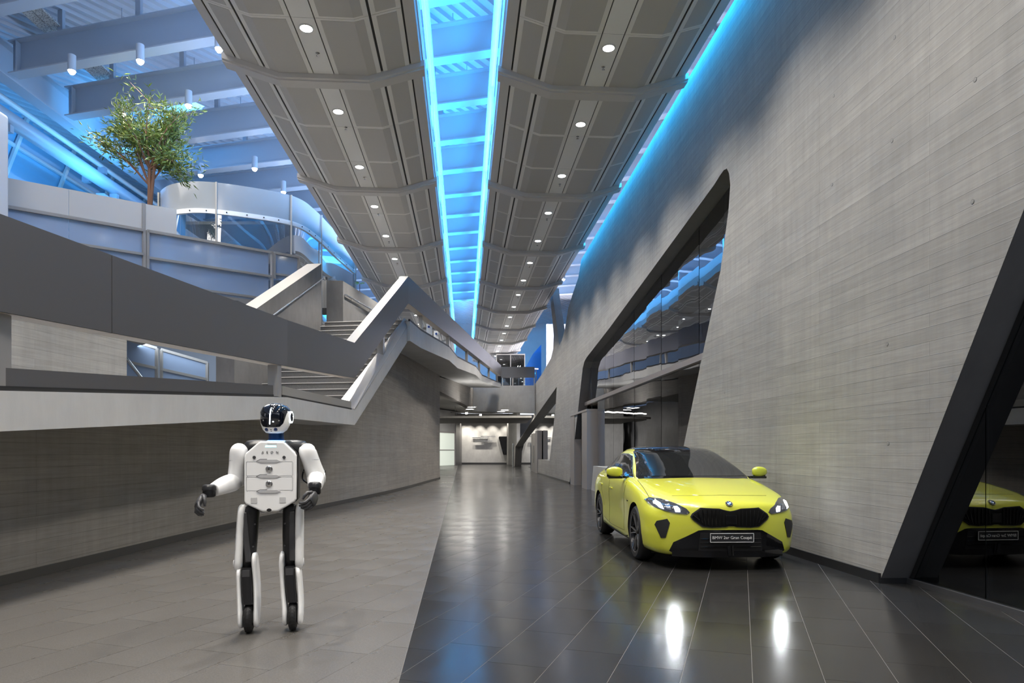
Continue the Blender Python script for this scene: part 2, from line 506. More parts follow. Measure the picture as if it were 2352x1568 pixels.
for zlo, zhi in ((0.0, TZ - 0.06), (TZ + 0.06, 9.0)):
    for y0, y1 in zip(ys, ys[1:]):
        p = clip_poly(win1, -1, 0, -(y0 + 0.006)); p = clip_poly(p, 1, 0, y1 - 0.006)
        p = clip_poly(p, 0, -1, -(zlo + 0.0)); p = clip_poly(p, 0, 1, zhi)
        if len(p) < 3: continue
        if zlo == 0 and y0 > 22.5: continue          # the door portal stands there
        pts = [wp(y, z, 0.30 + 0.004 * math.sin(y0 * 7) * (y - y0)) for y, z in p]
        child_at(B().prism(pts, NW * 0.012).build('glass_pane', GLASS_W), window_1)
def cliprange(z):
    ys_ = []
    n = len(win1)
    for i in range(n):
        (a, za), (b, zb) = win1[i], win1[(i + 1) % n]
        if (za - z) * (zb - z) < 0: ys_.append(a + (b - a) * (z - za) / (zb - za))
    return min(ys_), max(ys_)
a_, b_ = cliprange(TZ)
child_at(B().bar(wp(a_, TZ, 0.27), wp(b_, TZ, 0.27), 0.10, 0.12).build('transom', DOORM), window_1)
for y in ys[1:-1]:
    p = clip_poly(clip_poly(win1, -1, 0, -(y - 0.02)), 1, 0, y + 0.02)
    zt = max(z for _, z in p)
    z0 = min(z for _, z in p)
    child_at(B().bar(wp(y, z0, 0.33), wp(y, zt, 0.33), 0.02, 0.03, up=NW).build('mullion', BLACKM), window_1)
# low concrete plinth and door portal inside that opening
child_at(B().prism([wp(14.0, 0, 0.06), wp(23.6, 0, 0.06), wp(23.2, 0.84, 0.06), wp(13.8, 0.84, 0.06)], NW * 0.2).build('sill_plinth', CONC_S), window_1)
door_1 = struct(empty('door_1', (xw(25.5), 25.5, 0)))
for y0, y1, nm in ((27.9, 26.9, 'door_jamb'), (25.1, 24.0, 'door_jamb')):
    child_at(B().prism([wp(y0, 0, -0.02), wp(y1, 0, -0.02), wp(y1, 2.75, -0.02), wp(y0, 2.75, -0.02)], NW * 0.4).build(nm, DOORM), door_1)
child_at(B().prism([wp(27.9, 2.755, -0.03), wp(24.0, 2.755, -0.03), wp(24.0, 2.83, -0.03), wp(27.9, 2.83, -0.03)], NW * 0.42).build('door_head', DOORM), door_1)
lf = child_at(B().prism([wp(26.88, 0.01, 0.26), wp(25.12, 0.01, 0.26), wp(25.12, 2.74, 0.26), wp(26.88, 2.74, 0.26)], NW * 0.05).build('door_leaf', mat('dark_door_leaf', (0.035, 0.037, 0.042), 0.35)), door_1)
child_at(B().bar(wp(25.3, 0.9, 0.20), wp(25.3, 1.5, 0.20), 0.03, 0.03, up=NW).build('door_handle', STAINLESS), door_1)
# the dim room behind the glass
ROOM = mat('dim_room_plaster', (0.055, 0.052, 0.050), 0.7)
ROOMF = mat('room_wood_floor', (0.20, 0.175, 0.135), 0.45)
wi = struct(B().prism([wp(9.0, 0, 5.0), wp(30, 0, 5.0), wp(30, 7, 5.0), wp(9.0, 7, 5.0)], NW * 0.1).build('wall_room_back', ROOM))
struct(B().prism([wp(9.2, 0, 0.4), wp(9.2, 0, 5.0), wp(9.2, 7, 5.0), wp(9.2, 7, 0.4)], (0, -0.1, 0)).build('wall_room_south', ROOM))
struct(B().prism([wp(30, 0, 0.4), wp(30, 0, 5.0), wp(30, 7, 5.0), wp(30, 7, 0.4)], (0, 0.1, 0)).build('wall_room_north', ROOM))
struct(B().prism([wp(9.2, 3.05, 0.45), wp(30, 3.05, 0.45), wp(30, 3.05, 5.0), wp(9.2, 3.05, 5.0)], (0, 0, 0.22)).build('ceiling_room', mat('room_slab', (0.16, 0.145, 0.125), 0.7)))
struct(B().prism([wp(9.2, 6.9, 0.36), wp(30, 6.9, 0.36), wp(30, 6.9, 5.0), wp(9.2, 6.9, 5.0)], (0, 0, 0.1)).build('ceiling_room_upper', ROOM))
STRIPE = mat('lit_strip', (1, 1, 1), 0.5, emit=(1.0, 0.93, 0.82), power=7)
for k, (y, dz) in enumerate(((13.2, 0), (15.6, 0), (18.4, 0), (21.5, 0))):
    t = empty('strip_light', wp(y, 3.0, 2.6 + 0.3 * (k % 2)))
    tag(t, 'slim lit ceiling strip in the room behind the slanted window', 'light', 'strip lights behind the slanted window')
    B().box((0, 0, 0.02), (0.09, 0.95, 0.03)).build('housing', BLACKM, t)
    B().box((0, 0, 0.0), (0.06, 0.9, 0.012)).build('diffuser', STRIPE, t)
es = empty('exit_sign', wp(24.2, 2.86, 0.5)); tag(es, 'small lit emergency sign above the portal of the slanted window', 'sign')
B().box((0, 0, 0.15), (0.04, 0.36, 0.18)).build('sign_box', BLACKM, es)
B().box((-0.022, 0, 0.15), (0.006, 0.32, 0.15)).build('sign_face', mat('lit_sign_face', (0.8, 1, 0.9), 0.5, emit=(0.75, 1.0, 0.85), power=4), es)
for k, y in enumerate((19.6, 20.0, 20.4)):
    cs = empty('curtain_panel', wp(y, 0, 3.2)); tag(cs, 'narrow dark folded curtain in the room behind the slanted window', 'curtain', 'dark curtains behind the slanted window')
    rows = []
    for z in (0.02, 1.0, 2.0 - 0.1 * k, 2.2 - 0.1 * k):
        wd = 0.17 if z < 2 else 0.10
        rows.append([(0.05 * math.sin(i * 1.3), (i / 12 - 0.5) * 2 * wd, z) for i in range(13)])
    B().grid(rows).build('cloth', BLACKM, cs, smooth=True)

# ================================================================ near glazing on the east side
window_2 = struct(empty('window_2', (xw(5), 5, 0)))
edge = lambda z: 6.96 - z * (6.96 - 2.13) / 8.44
for y0, y1 in ((5.91, 6.93), (4.0, 5.90), (2.2, 3.99)):
    zt = lambda y: max(0.05, (6.96 - y) * 8.44 / 4.83 - 0.05)
    pts = [(y0, 0.05), (y1, 0.05)] + ([(y1, zt(y1))] if zt(y1) > 0.06 else []) + [(y0, zt(y0))]
    child_at(B().prism([wp(y, z, 0.30) for y, z in pts], NW * 0.012).build('glass_pane', GLASS_N), window_2)
child_at(B().bar(wp(2.2, 0.025, 0.30), wp(6.93, 0.025, 0.30), 0.06, 0.05).build('bottom_rail', mat('grey_rail', (0.10, 0.10, 0.105), 0.35, 0.5)), window_2)
child_at(B().bar(wp(6.90, 0.03, 0.315), wp(2.2, 8.28, 0.315), 0.05, 0.05, up=NW).build('slanted_frame', BLACKM), window_2)
# room behind the near glazing
struct(B().box((6.9, 4.5, -0.0045), (4.7, 9.2, 0.02)).build('floor_room_east', ROOMF))
DARKROOM = mat('darkened_room_shell', (0.020, 0.020, 0.021), 0.8)  # wall colour darkened so the glazing reads as an unlit room
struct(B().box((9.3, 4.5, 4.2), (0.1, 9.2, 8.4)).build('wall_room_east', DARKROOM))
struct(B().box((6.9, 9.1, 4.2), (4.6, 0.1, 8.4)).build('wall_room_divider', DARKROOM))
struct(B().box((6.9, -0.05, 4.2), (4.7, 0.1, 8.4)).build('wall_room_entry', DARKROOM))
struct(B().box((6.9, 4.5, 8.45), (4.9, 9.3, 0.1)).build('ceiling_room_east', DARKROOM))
ds = empty('door_stop_post', (4.62, 5.95, 0.006)); tag(ds, 'short dark grey floor post behind the near glazing', 'door stop')
B().box((0, 0, 0.09), (0.07, 0.07, 0.18)).build('post', mat('post_grey', (0.12, 0.12, 0.125), 0.35, 0.5), ds, bevel=0.004)
B().box((0.0, 0, 0.004), (0.10, 0.10, 0.008)).build('base_plate', BLACKM, ds)
ib = empty('bench', (6.2, 7.1, 0.006)); tag(ib, 'dark low slatted bench in the room behind the near glazing', 'bench')
for k in range(3): B().box((0, 0, 0.18 + 0.16 * k), (1.4, 0.08, 0.05)).build('slat', mat('bench_brown', (0.05, 0.04, 0.033), 0.5), ib)
for s in (-1, 1): B().box((0.62 * s, 0.02, 0.28), (0.06, 0.10, 0.56)).build('leg', BLACKM, ib)
bb = empty('cross_rail', (4.9, 5.0, 0)); tag(bb, 'pale horizontal rail across the room behind the near glazing', 'rail')
B().bar((0, 1.2, 1.43), (1.2, 0.2, 1.43), 0.05, 0.05).build('rail_bar', mat('pale_rail', (0.40, 0.41, 0.43), 0.4), bb)
for s, (x, y) in enumerate(((0, 1.2), (1.2, 0.2))): B().bar((x, y, 0.0), (x, y, 1.43), 0.04, 0.04).build('rail_post', BLACKM, bb)

# ================================================================ far window opening on the east side
window_3 = struct(empty('window_3', (xw(45), 45, 0)))
p = clip_poly(win3, -1, 0, -32.9)
child_at(B().prism([wp(y, z, 0.30) for y, z in p], NW * 0.012).build('glass_pane', GLASS_N), window_3)
door_2 = struct(empty('door_2', (xw(42), 42, 0)))
child_at(B().prism([wp(42.6, 0, -0.02), wp(41.3, 0, -0.02), wp(41.3, 2.6, -0.02), wp(42.6, 2.6, -0.02)], NW * 0.28).build('door_jamb', DOORM), door_2)
child_at(B().prism([wp(46.0, 0, 0.05), wp(43.4, 0, 0.05), wp(43.4, 2.5, 0.05), wp(46.0, 2.5, 0.05)], NW * 0.1).build('door_leaf', DOORM), door_2)
child_at(B().bar(wp(43.7, 0.6, 0.0), wp(43.7, 1.7, 0.0), 0.04, 0.04, up=NW).build('door_handle', STAINLESS), door_2)
struct(B().prism([wp(32, 0, 4.0), wp(66, 0, 4.0), wp(66, 4.5, 4.0), wp(32, 4.5, 4.0)], NW * 0.1).build('wall_far_room', mat('far_room_plaster', (0.42, 0.40, 0.36), 0.7)))
lamp('AREA', 'far_room_light', wp(44, 4.2, 2.2), 420, (1, 0.95, 0.86), target=wp(44, 0, 2.4), shape='RECTANGLE', size=1.2, size_y=18)

# ================================================================ WEST WALL below the ramp, stair and gallery
def soffit(Y):
    if Y < 11.7: return 1.50 + (Y - 5.5) * (0.41 / 6.2)
    if Y < 15.4: return 1.91 + 0.02 * (Y - 11.7) / 3.7
    if Y < 20.4: return 1.93 + (Y - 15.4) * (2.67 / 5.0)
    return 4.60 + (Y - 20.2) * 0.0298
rows_b, rows_t, arc, s = [], [], {}, 0.0
for k, p in enumerate(LW):
    if k: s += (LW[k] - LW[k - 1]).length
    arc[round(p.y, 3)] = s
    rows_b.append(p.copy()); rows_t.append(Vector((p.x - 0.0, p.y, soffit(p.y) + 0.02)))
def uv_l(c):
    k = min(arc, key=lambda y: abs(y - c.y))
    return (arc[k], c.z)
thick = [Vector((p.x - 0.35, p.y, p.z)) for p in rows_b], [Vector((p.x - 0.35, p.y, p.z)) for p in rows_t]
wall_left = struct(B().grid([thick[0], rows_b, rows_t, thick[1]]).build('wall_left', CONC_L, smooth=30, uv=uv_l))
e0, e1 = rows_b[-1], rows_t[-1]
B().add([e0, e1, e1 + Vector((-0.35, 0, 0)), e0 + Vector((-0.35, 0, 0))], [(0, 1, 2, 3)]).build('wall_end', CONC_L, wall_left, uv=lambda c: (c.x, c.z))
skirt([Vector((p.x + 0.011, p.y, 0)) for p in LW], 'baseboard_left', 0.10)
bpy.data.objects['baseboard_left'].data.materials[0] = mat('grey_skirting', (0.07, 0.068, 0.065), 0.5)

# ================================================================ hall behind the photographer
struct(B().box((-3.0, -13, 2.9), (46, 0.3, 6.0)).build('wall_south', CONC_L, uv=lambda c: (c.x, c.z)))
# ================================================================ far end of the hall
wall_back = struct(B().box((-2.8, 70.2, 2.6), (6.0, 0.3, 5.2)).build('wall_back', CONC_S, uv=None))
skirt([(-5.6, 70.03), (0.2, 70.03)], 'baseboard_back', 0.18)
struct(B().prism([(-0.55, 70, 0), (0.45, 63.6, 0), (0.75, 63.6, 0), (-0.2, 70, 0)], (0, 0, 5.0)).build('wall_far_return', CONC_S))
struct(B().prism([(-8.2, 58, 0), (-5.5, 66.5, 0), (-5.75, 66.6, 0), (-8.4, 58.1, 0)], (0, 0, 5.2)).build('wall_far_side', CONC_S))
struct(B().prism([(-5.45, 66.4, 0), (-5.15, 70.0, 0), (-5.4, 70.0, 0), (-5.7, 66.4, 0)], (0, 0, 5.2)).build('wall_far_corner', CONC_D))
door_3 = struct(empty('door_3', (-6.3, 63.4, 0)))
dd = Vector((2.7, 8.5, 0)).normalized()
for a, nm in ((-1.9, 'door_jamb'), (1.9, 'door_jamb')):
    B().bar(dd * a + Vector((0.25, 0, 0)), dd * a + Vector((0.25, 0, 3.1)), 0.12, 0.12, up=(1, 0, 0)).build(nm, DOORM, door_3)
B().bar(dd * -1.9 + Vector((0.25, 0, 3.1)), dd * 1.9 + Vector((0.25, 0, 3.1)), 0.12, 0.12).build('door_head', DOORM, door_3)
B().bar(dd * -1.9 + Vector((0.25, 0, 1.45)), dd * 1.9 + Vector((0.25, 0, 1.45)), 0.05, 0.08).build('push_bar', DOORM, door_3)
B().prism([dd * -1.85 + Vector((0.2, 0, 0.02)), dd * 1.85 + Vector((0.2, 0, 0.02)), dd * 1.85 + Vector((0.2, 0, 3.05)), dd * -1.85 + Vector((0.2, 0, 3.05))], (0.04, 0, 0)).build('lit_pane', mat('lit_milky_glass', (0.7, 0.75, 0.68), 0.3, emit=(0.85, 0.95, 0.80), power=0.28), door_3)
dp = empty('wall_screen', (-0.95, 69.98, 0)); tag(dp, 'black slanted screen on the lit far end wall', 'screen')
pt = [(-0.42, 2.75), (-0.35, 2.86), (0.55, 2.86), (0.55, 1.0), (0.1, 1.0), (0.02, 1.08)]
B().prism([(x, 0, z) for x, z in pt], (0, -0.12, 0)).build('screen_panel', BLACKG, dp, bevel=0.02)
for k, (x, z, l, dy) in enumerate(((-3.35, 2.72, 1.6, 0), (-2.5, 2.86, 1.5, 0.2), (-3.2, 2.38, 1.9, 0.1))):
    q = empty('wall_shelf_lamp', (x, 69.93 - dy, z)); tag(q, ('slim steel bar lamp on the far end wall, upper left bar', 'slim steel bar lamp on the far end wall, top right bar', 'slim steel bar lamp on the far end wall, lowest bar')[k], 'lamp')
    B().box((l / 2 - 0.7, 0, 0), (l, 0.1, 0.09)).build('bar_body', STAINLESS, q)
    B().box((l / 2 - 0.7, 0.1 + dy / 2, 0.02), (0.06, 0.12 + dy, 0.04)).build('wall_arm', BLACKM, q)
for x in (-4.9, -4.35, -3.3, -2.0, -0.6):
    lamp('SPOT', 'wall_washer', (x, 68.9, 5.0), 520, (1.0, 0.93, 0.82), target=(x, 70.0, 1.8), spot_size=math.radians(62), spot_blend=0.7, shadow_soft_size=0.05)
struct(B().box((-9.3, 52.5, 2.6), (0.3, 40, 5.2)).build('wall_far_west', CONC_S))
struct(B().box((-1.5, 72.4, 2.6), (16, 0.3, 5.2)).build('wall_far_north', CONC_S))
struct(B().box((-7.0, 33.6, 2.4), (4.6, 0.3, 4.6)).build('wall_far_return_south', CONC_L, uv=lambda c: (c.x, c.z)))
# down-stand beam, fascia of the cross bridge and the lit soffit below it
cross = struct(B().prism([(-2.6, 43.0, 3.86), (1.44, 42.6, 3.72), (1.44, 42.6, 5.45), (-2.6, 43.0, 5.45)], (0, 0.5, 0)).build('wall_bridge_fascia', CONC_S))
struct(B().prism([(-3.47, 32.8, 4.22), (-2.45, 43.0, 4.0), (-2.45, 43.0, 5.4), (-3.47, 32.8, 4.9)], (-0.35, 0, 0)).build('wall_downstand', CONC_L, uv=lambda c: (c.y, c.z)))
struct(B().prism([(-6.5, 45.5, 3.55), (1.3, 45.0, 3.55), (1.1, 51.5, 3.45), (-6.0, 52.0, 3.45)], (0, 0, 0.14)).build('ceiling_soffit', CONC_P))
struct(B().prism([(-9, 43.5, 5.3), (2.2, 43.1, 5.3), (2.2, 71, 5.3), (-9, 71, 5.3)], (0, 0, 0.2)).build('ceiling_far', CONC_P))
for k, (u, v) in enumerate(((1083, 940.5), (1079, 947), (1159, 945.5), (1151, 951))):
    Y = F * (3.44 + (0.10 if k % 2 == 0 else 0.03) - H) / (V0 - v)
    p = at(u, v, Y); p.z = 3.53 - 0.1 * (p.y - 45.3) / 6.3
    q = empty('soffit_lamp', p); tag(q, 'small round lamp in the concrete soffit under the bridge', 'lamp', 'lamps in the bridge soffit')
    B().lathe([(0.0, 0), (0.22, 0), (0.22, 0.02), (0, 0.02)], 16).build('lens', LAMPON, q)
    B().lathe([(0.22, -0.01), (0.28, -0.01), (0.28, 0.02), (0.22, 0.02)], 16, close=True).build('lamp_ring', LAMPRING, q)
lamp('AREA', 'soffit_glow', (-2, 56, 5.1), 650, (1, 0.95, 0.87), target=(-2, 56, 0), shape='RECTANGLE', size=6, size_y=12)
for k, x in enumerate((-4.0, -2.9)):
    tr = empty('track_light', (x, 60 + 3 * k, 4.75)); tag(tr, ('thin black lamp track under the far ceiling, nearer the bridge', 'thin black lamp track under the far ceiling, nearer the end wall')[k], 'lamp')
    B().bar((-1.4, 0, 0), (3.2, 0, -0.12), 0.06, 0.06).build('track', BLACKM, tr)
    B().lathe([(0.0, -0.14), (0.1, -0.14), (0.1, 0.0), (0, 0)], 12).build('lamp_head', LAMPON, tr)
    for xx in (-1.0, 2.6): B().bar((xx, 0, 0), (xx, 0, 0.55), 0.02, 0.02, up=(1, 0, 0)).build('hanger', BLACKM, tr)
st = empty('stainless_stand', (xw(50) - 0.9, 57, 0)); tag(st, 'slim steel post standing by the far strut of the wall', 'post')
B().tube([(0, 0, 0.02), (0, 0, 2.0)], 0.05, 10).build('pole', STAINLESS, st)
B().lathe([(0, 0), (0.22, 0), (0.22, 0.03), (0, 0.03)], 16).build('foot_plate', STAINLESS, st)
# ================================================================ RAMP, LANDING, STAIR, GALLERY on the west side
PA = Vector((-4.14, 5.52)); PB = Vector((-3.85, 11.7)); PC = Vector((-3.55, 15.4))
def ext(p, q, t): return p + (q - p) * t
P_ = ext(PA, PB, -0.75)                                # the ramp runs on past the camera
ramp_pts = [(P_.x, P_.y, 1.83 - 0.75 * 0.435, 1.50 - 0.75 * 0.407), (PA.x, PA.y, 1.83, 1.50), (PB.x, PB.y, 2.265, 1.907), (PC.x, PC.y, 2.265, 1.93)]
b = B()
for (x0, y0, t0, b0), (x1, y1, t1, b1) in zip(ramp_pts, ramp_pts[1:]):
    xi0, xi1 = x0 - 2.55, x1 - 2.55
    b.add([(x0, y0, b0), (x1, y1, b1), (x1, y1, t1), (x0, y0, t0), (xi0, y0, b0), (xi1, y1, b1), (xi1, y1, t1), (xi0, y0, t0)],
          [(0, 1, 2, 3), (4, 7, 6, 5), (0, 4, 5, 1), (3, 2, 6, 7)])
ramp_slab = struct(b.build('floor_ramp', CONC_F))
# stair string: sloping concrete beam from landing to gallery
SB_b = Vector((PC.x, PC.y, 1.93)); SB_t = Vector((PC.x, PC.y, 2.265))
AP_t = at(941, 742, 20.5); AP_b = Vector((at(936, 786, 20.3).x, 20.3, 4.6))
fd = Vector((0.148, 0.989, 0)).normalized()             # stair direction
fx = Vector((fd.y, -fd.x, 0))                           # to the right of the climb
N_ST, Z_0, Y_0 = 16, 2.265, 15.35
RISE = (5.18 - Z_0) / N_ST
run = 0.305
R0 = at(778, 921, 15.45); R0.z = 0                      # right foot of the flight
stair = struct(empty('trim_stair', (R0.x, R0.y, 0)))
SW = 2.35
for k in range(N_ST):
    z1 = Z_0 + RISE * (k + 1)
    p = fd * (run * k)
    R = Matrix((fx, fd, Vector((0, 0, 1)))).transposed()
    o = B().box(p - fx * (SW / 2) + fd * (run / 2 + 0.02) + Vector((0, 0, z1 - RISE / 2)), (SW, run + 0.04, RISE), R).build('step', GRAN_S, stair)
    B().box(p - fx * (SW / 2) + fd * (-0.004) + Vector((0, 0, z1 - 0.004)), (SW, 0.05, 0.016), R).build('nosing', mat('pale_step_nosing', (0.62, 0.60, 0.57), 0.45), o)
# string beam and its white sloping cap
def strip(pts_a, pts_b):
    return B().grid([pts_a, pts_b])
sb = B()
o0, o1 = SB_t, AP_t
i0 = R0 + Vector((0, 0, Z_0)) + fd * -0.1; i1 = R0 + fd * (run * N_ST) + Vector((0, 0, 5.18))
sb.add([SB_b, AP_b, o1, o0, i0 + Vector((0, 0, -0.34)), i1 + Vector((0, 0, -0.58)), i1, i0],
       [(0, 1, 2, 3), (4, 7, 6, 5), (0, 4, 5, 1), (3, 2, 6, 7), (0, 3, 7, 4), (1, 5, 6, 2)])
string_beam = sb.build('string_beam', CONC_F, None)
child_at(string_beam, stair)
cp = B()
up = Vector((0, 0, 0.03))
cp.add([o0 + up, o1 + up, i1 + up * 4, i0 + up * 4, o0 - up * 0.2, o1 - up * 0.2, i1 - up * 0.2, i0 - up * 0.2],
       [(0, 1, 2, 3), (4, 7, 6, 5), (0, 4, 5, 1), (1, 5, 6, 2), (2, 6, 7, 3), (3, 7, 4, 0)])
child_at(cp.build('string_cap', RAIL_W), stair)
# stair underside
us = B()
u0, u1 = SB_b + Vector((-2.6, 0, 0)), AP_b + Vector((-2.6, 0, 0))
us.add([SB_b + Vector((-0.02, 0, 0.005)), AP_b + Vector((-0.02, 0, 0.005)), u1, u0, SB_b + Vector((-0.02, 0, 0.1)), AP_b + Vector((-0.02, 0, 0.1)), u1 + Vector((0, 0, 0.1)), u0 + Vector((0, 0, 0.1))],
       [(0, 1, 2, 3), (4, 7, 6, 5), (0, 4, 5, 1), (1, 5, 6, 2), (2, 6, 7, 3), (3, 7, 4, 0)])
child_at(us.build('stair_soffit', CONC_P), stair)
# gallery slab with its wavy edge
GE = []
for u, v in ((942, 782.7), (967, 799), (985, 807), (1010, 818), (1032, 827.6), (1041, 836), (1051, 845), (1072, 853), (1093, 861), (1100, 868), (1107, 875.5), (1128, 883), (1151, 890)):
    Y = F * 2.658 / ((V0 - v) - 46.7)
    p = at(u, v, Y); GE.append(p)
def zt_g(Y): return 5.18 + (Y - 20.2) * 0.0138
rb = [p.copy() for p in GE]; rt = [Vector((p.x, p.y, zt_g(p.y))) for p in GE]
GALC = mat('bounce_cover_dark', (0.05, 0.05, 0.052), 0.4)
bi = [Vector((min(-5.5, p.x - 3), p.y, p.z + 0.0)) for p in GE]; ti = [Vector((p.x, p.y, zt_g(q.y))) for p, q in zip(bi, GE)]
bi[0].y += 0.6; ti[0].y += 0.6
gB = B().grid([bi, rb, rt, ti])
ng = len(GE)
for k in (0, ng - 1): gB.f.append((k, ng + k, 2 * ng + k, 3 * ng + k))
gallery = struct(gB.build('floor_gallery', CONC_F, smooth=25))
B().grid([[p + Vector((-0.12, 0, 0.006)) for p in rt], [p + Vector((0, 0, 0.006)) for p in ti]]).build('gallery_bounce_cover', GALC, gallery)  # unseen dark sheet added to cut light bounced on to the rafts
b = B()
for p, q in zip(rt, rt[1:]): b.bar(p + Vector((-0.03, 0, 0.035)), q + Vector((-0.03, 0, 0.035)), 0.05, 0.06)
b.build('edge_strip', BLACKM, gallery)

# ---------------------------------------------------------------- sheet-metal railing, one run
RT = 0.24
def band(name, p, q, zp, zq, parent, m=RAIL_D, capm=None, inset=0.0):
    """box-shaped rail from plan point p to q; zp, zq = (bottom, top)"""
    p = Vector(p); q = Vector(q)
    d = (q - p).normalized(); s = Vector((-d.y, d.x, 0))                 # to the west
    A = [p, q, q + s * RT, p + s * RT]
    vs = [Vector((a.x, a.y, z)) for a, z in zip(A, (zp[0], zq[0], zq[0], zp[0]))] + [Vector((a.x, a.y, z)) for a, z in zip(A, (zp[1], zq[1], zq[1], zp[1]))]
    o = B().add(vs, [(3, 2, 1, 0), (4, 5, 6, 7), (0, 1, 5, 4), (1, 2, 6, 5), (2, 3, 7, 6), (3, 0, 4, 7)]).build(name, m, parent)
    B().add([vs[0] - Vector((0, 0, 0.004)), vs[1] - Vector((0, 0, 0.004)), vs[2] - Vector((0, 0, 0.004)), vs[3] - Vector((0, 0, 0.004))], [(0, 1, 2, 3)]).build('rail_soffit', RAIL_P, o)
    if capm:
        B().add([v + Vector((0, 0, 0.005)) for v in vs[4:]], [(0, 1, 2, 3)]).build('rail_cap', capm, o)
    return o
railing = tag(empty('ramp_railing', (0, 0, 0)), 'long anthracite box railing folding from the ramp up the stair and along the gallery', 'railing')
def rz(Y):                                            # rail heights along the ramp
    t = (Y - 5.52) / (15.4 - 5.52)
    return (2.47 + 0.52 * t, 3.26 + 0.525 * t)
rp = lambda Y: (ext(PA, PB, (Y - PA.y) / (PB.y - PA.y)) if Y < PB.y else ext(PB, PC, (Y - PB.y) / (PC.y - PB.y)))
Yj = 6.95
for y0, y1 in ((0.9, Yj - 0.006), (Yj + 0.006, PB.y), (PB.y, PC.y)):
    p, q = rp(y0), rp(y1)
    band('rail_panel', (p.x, p.y, 0), (q.x, q.y, 0), rz(y0), rz(y1), railing)
A3 = at(938, 637, 20.7)
band('rail_panel', (PC.x, PC.y, 0), (A3.x, A3.y, 0), rz(PC.y), (5.83, 6.64), railing, capm=RAIL_W)
E3 = at(1151, 841, 42.0)
band('rail_panel', (A3.x, A3.y, 0), (E3.x, E3.y, 0), (5.83, 6.64), (5.97, 6.62), railing, m=mat('grey_sheet', (0.17, 0.168, 0.175), 0.36, 0.3))
def post(p, z0, z1, wd=0.15, dp=0.12):
    return B().box((p[0], p[1], (z0 + z1) / 2), (dp, wd, z1 - z0)).build('post', FRAME if wd < 0.14 else RAIL_W, railing)
p = rp(5.53); post((p.x - 0.12, p.y), 1.85, rz(5.53)[0], 0.34, 0.16)
p = rp(11.4); post((p.x - 0.10, p.y), 2.25, rz(11.4)[0], 0.20, 0.16)
t = 0.5; p = ext(PC, Vector((A3.x, A3.y)), t); post((p.x - 0.12, p.y), 3.62, lerp(rz(15.4)[0], 5.83, t), 0.20, 0.16)
for u in (975, 1036, 1078, 1106, 1128, 1146):
    dx = E3.x - A3.x; dy = E3.y - A3.y
    k = (u - CX) / F
    tt = (k * A3.y - A3.x) / (dx - k * dy)
    q = Vector((A3.x + dx * tt - 0.13, A3.y + dy * tt))
    post((q.x, q.y), zt_g(q.y), lerp(5.83, 5.97, tt), 0.13, 0.12)
# kick plate on the slab edge and its shadow joint
for y0, y1 in ((0.9, 11.2), (11.6, 15.3)):
    p, q = rp(y0), rp(y1)
    zz = lambda y: 1.83 + (min(y, 11.7) - 5.52) * (0.435 / 6.18)
    s = Vector((-0.06, 0, 0))
    B().bar(Vector((p.x, p.y, zz(y0) + 0.115)) + s, Vector((q.x, q.y, zz(y1) + 0.115)) + s, 0.03, 0.15).build('kick_plate', RAIL_D if y0 < 1 else FRAME, railing)
    B().bar(Vector((p.x, p.y, zz(y0) + 0.02)) + s, Vector((q.x, q.y, zz(y1) + 0.02)) + s, 0.05, 0.04).build('shadow_joint', BLACKM, railing)
# ---------------------------------------------------------------- cross bridge railing at the far end
br = tag(empty('bridge_railing', (0, 42.9, 5.45)), 'dark sheet railing of the cross bridge between gallery and east wall', 'railing')
B().box((0.37, 0, 0.85), (2.1, 0.06, 0.68)).build('rail_panel', RAIL_D, br)
for x in (-0.6, 0.05, 0.75, 1.40): B().box((x, 0.02, 0.26), (0.07, 0.05, 0.52)).build('post', FRAME, br)
B().box((0.37, 0.05, 0.27), (2.05, 0.012, 0.44)).build('glass_pane', GLASS_C, br)
# ---------------------------------------------------------------- concrete behind the ramp
struct(B().prism([(-7.15, 2.5, 1.7), (-6.32, 11.2, 1.7), (-6.32, 11.2, 3.75), (-7.15, 2.5, 3.55)], (-0.3, 0, 0)).build('wall_ramp_back', CONC_R, uv=lambda c: (c.y, c.z)))
# stair parapets with handrails
par = struct(empty('wall_parapet', (0, 0, 0)))
F1 = at(738.5, 605.5, 20.5); F0 = at(590.5, 708, 16.8)
dF = (F0 - F1) / (F1.y - F0.y)
F0b = F1 + dF * 4.7
wx = Vector((-0.45, 0.05, 0))
B().add([F1, F0b, F0b + wx, F1 + wx, Vector((F1.x, F1.y, 2.2)), Vector((F0b.x, F0b.y, 2.2)), Vector((F0b.x, F0b.y, 2.2)) + wx, Vector((F1.x, F1.y, 2.2)) + wx],
        [(0, 1, 2, 3), (4, 7, 6, 5), (0, 4, 5, 1), (1, 5, 6, 2), (2, 6, 7, 3), (3, 7, 4, 0)]).build('parapet_body', CONC_Q, par)
B().add([v + Vector((0, 0, 0.006)) for v in (F1, F0b, F0b + wx, F1 + wx)], [(0, 1, 2, 3)]).build('parapet_coping', mat('cream_coping', (0.56, 0.50, 0.42), 0.6), par)
hr = tag(empty('stair_handrail', (0, 0, 0)), 'steel tube handrail along the left stair parapet', 'handrail')
h1 = F1 + Vector((0.09, -0.05, -0.42)); h0 = h1 + dF * 4.3
B().tube([h1 + Vector((0.0, 0.10, -0.08)), h1 + Vector((0, 0.05, 0.0)), h1, h0], 0.028, 10).build('rail_tube', STAINLESS, hr, smooth=True)
for t in (0.12, 0.42, 0.75):
    c = h1 + (h0 - h1) * t
    B().tube([c, c + Vector((-0.02, 0, -0.08)), c + Vector((-0.08, 0, -0.09))], 0.011, 8).build('bracket', STAINLESS, hr, smooth=True)
par2 = struct(empty('wall_parapet_upper', (0, 0, 0)))
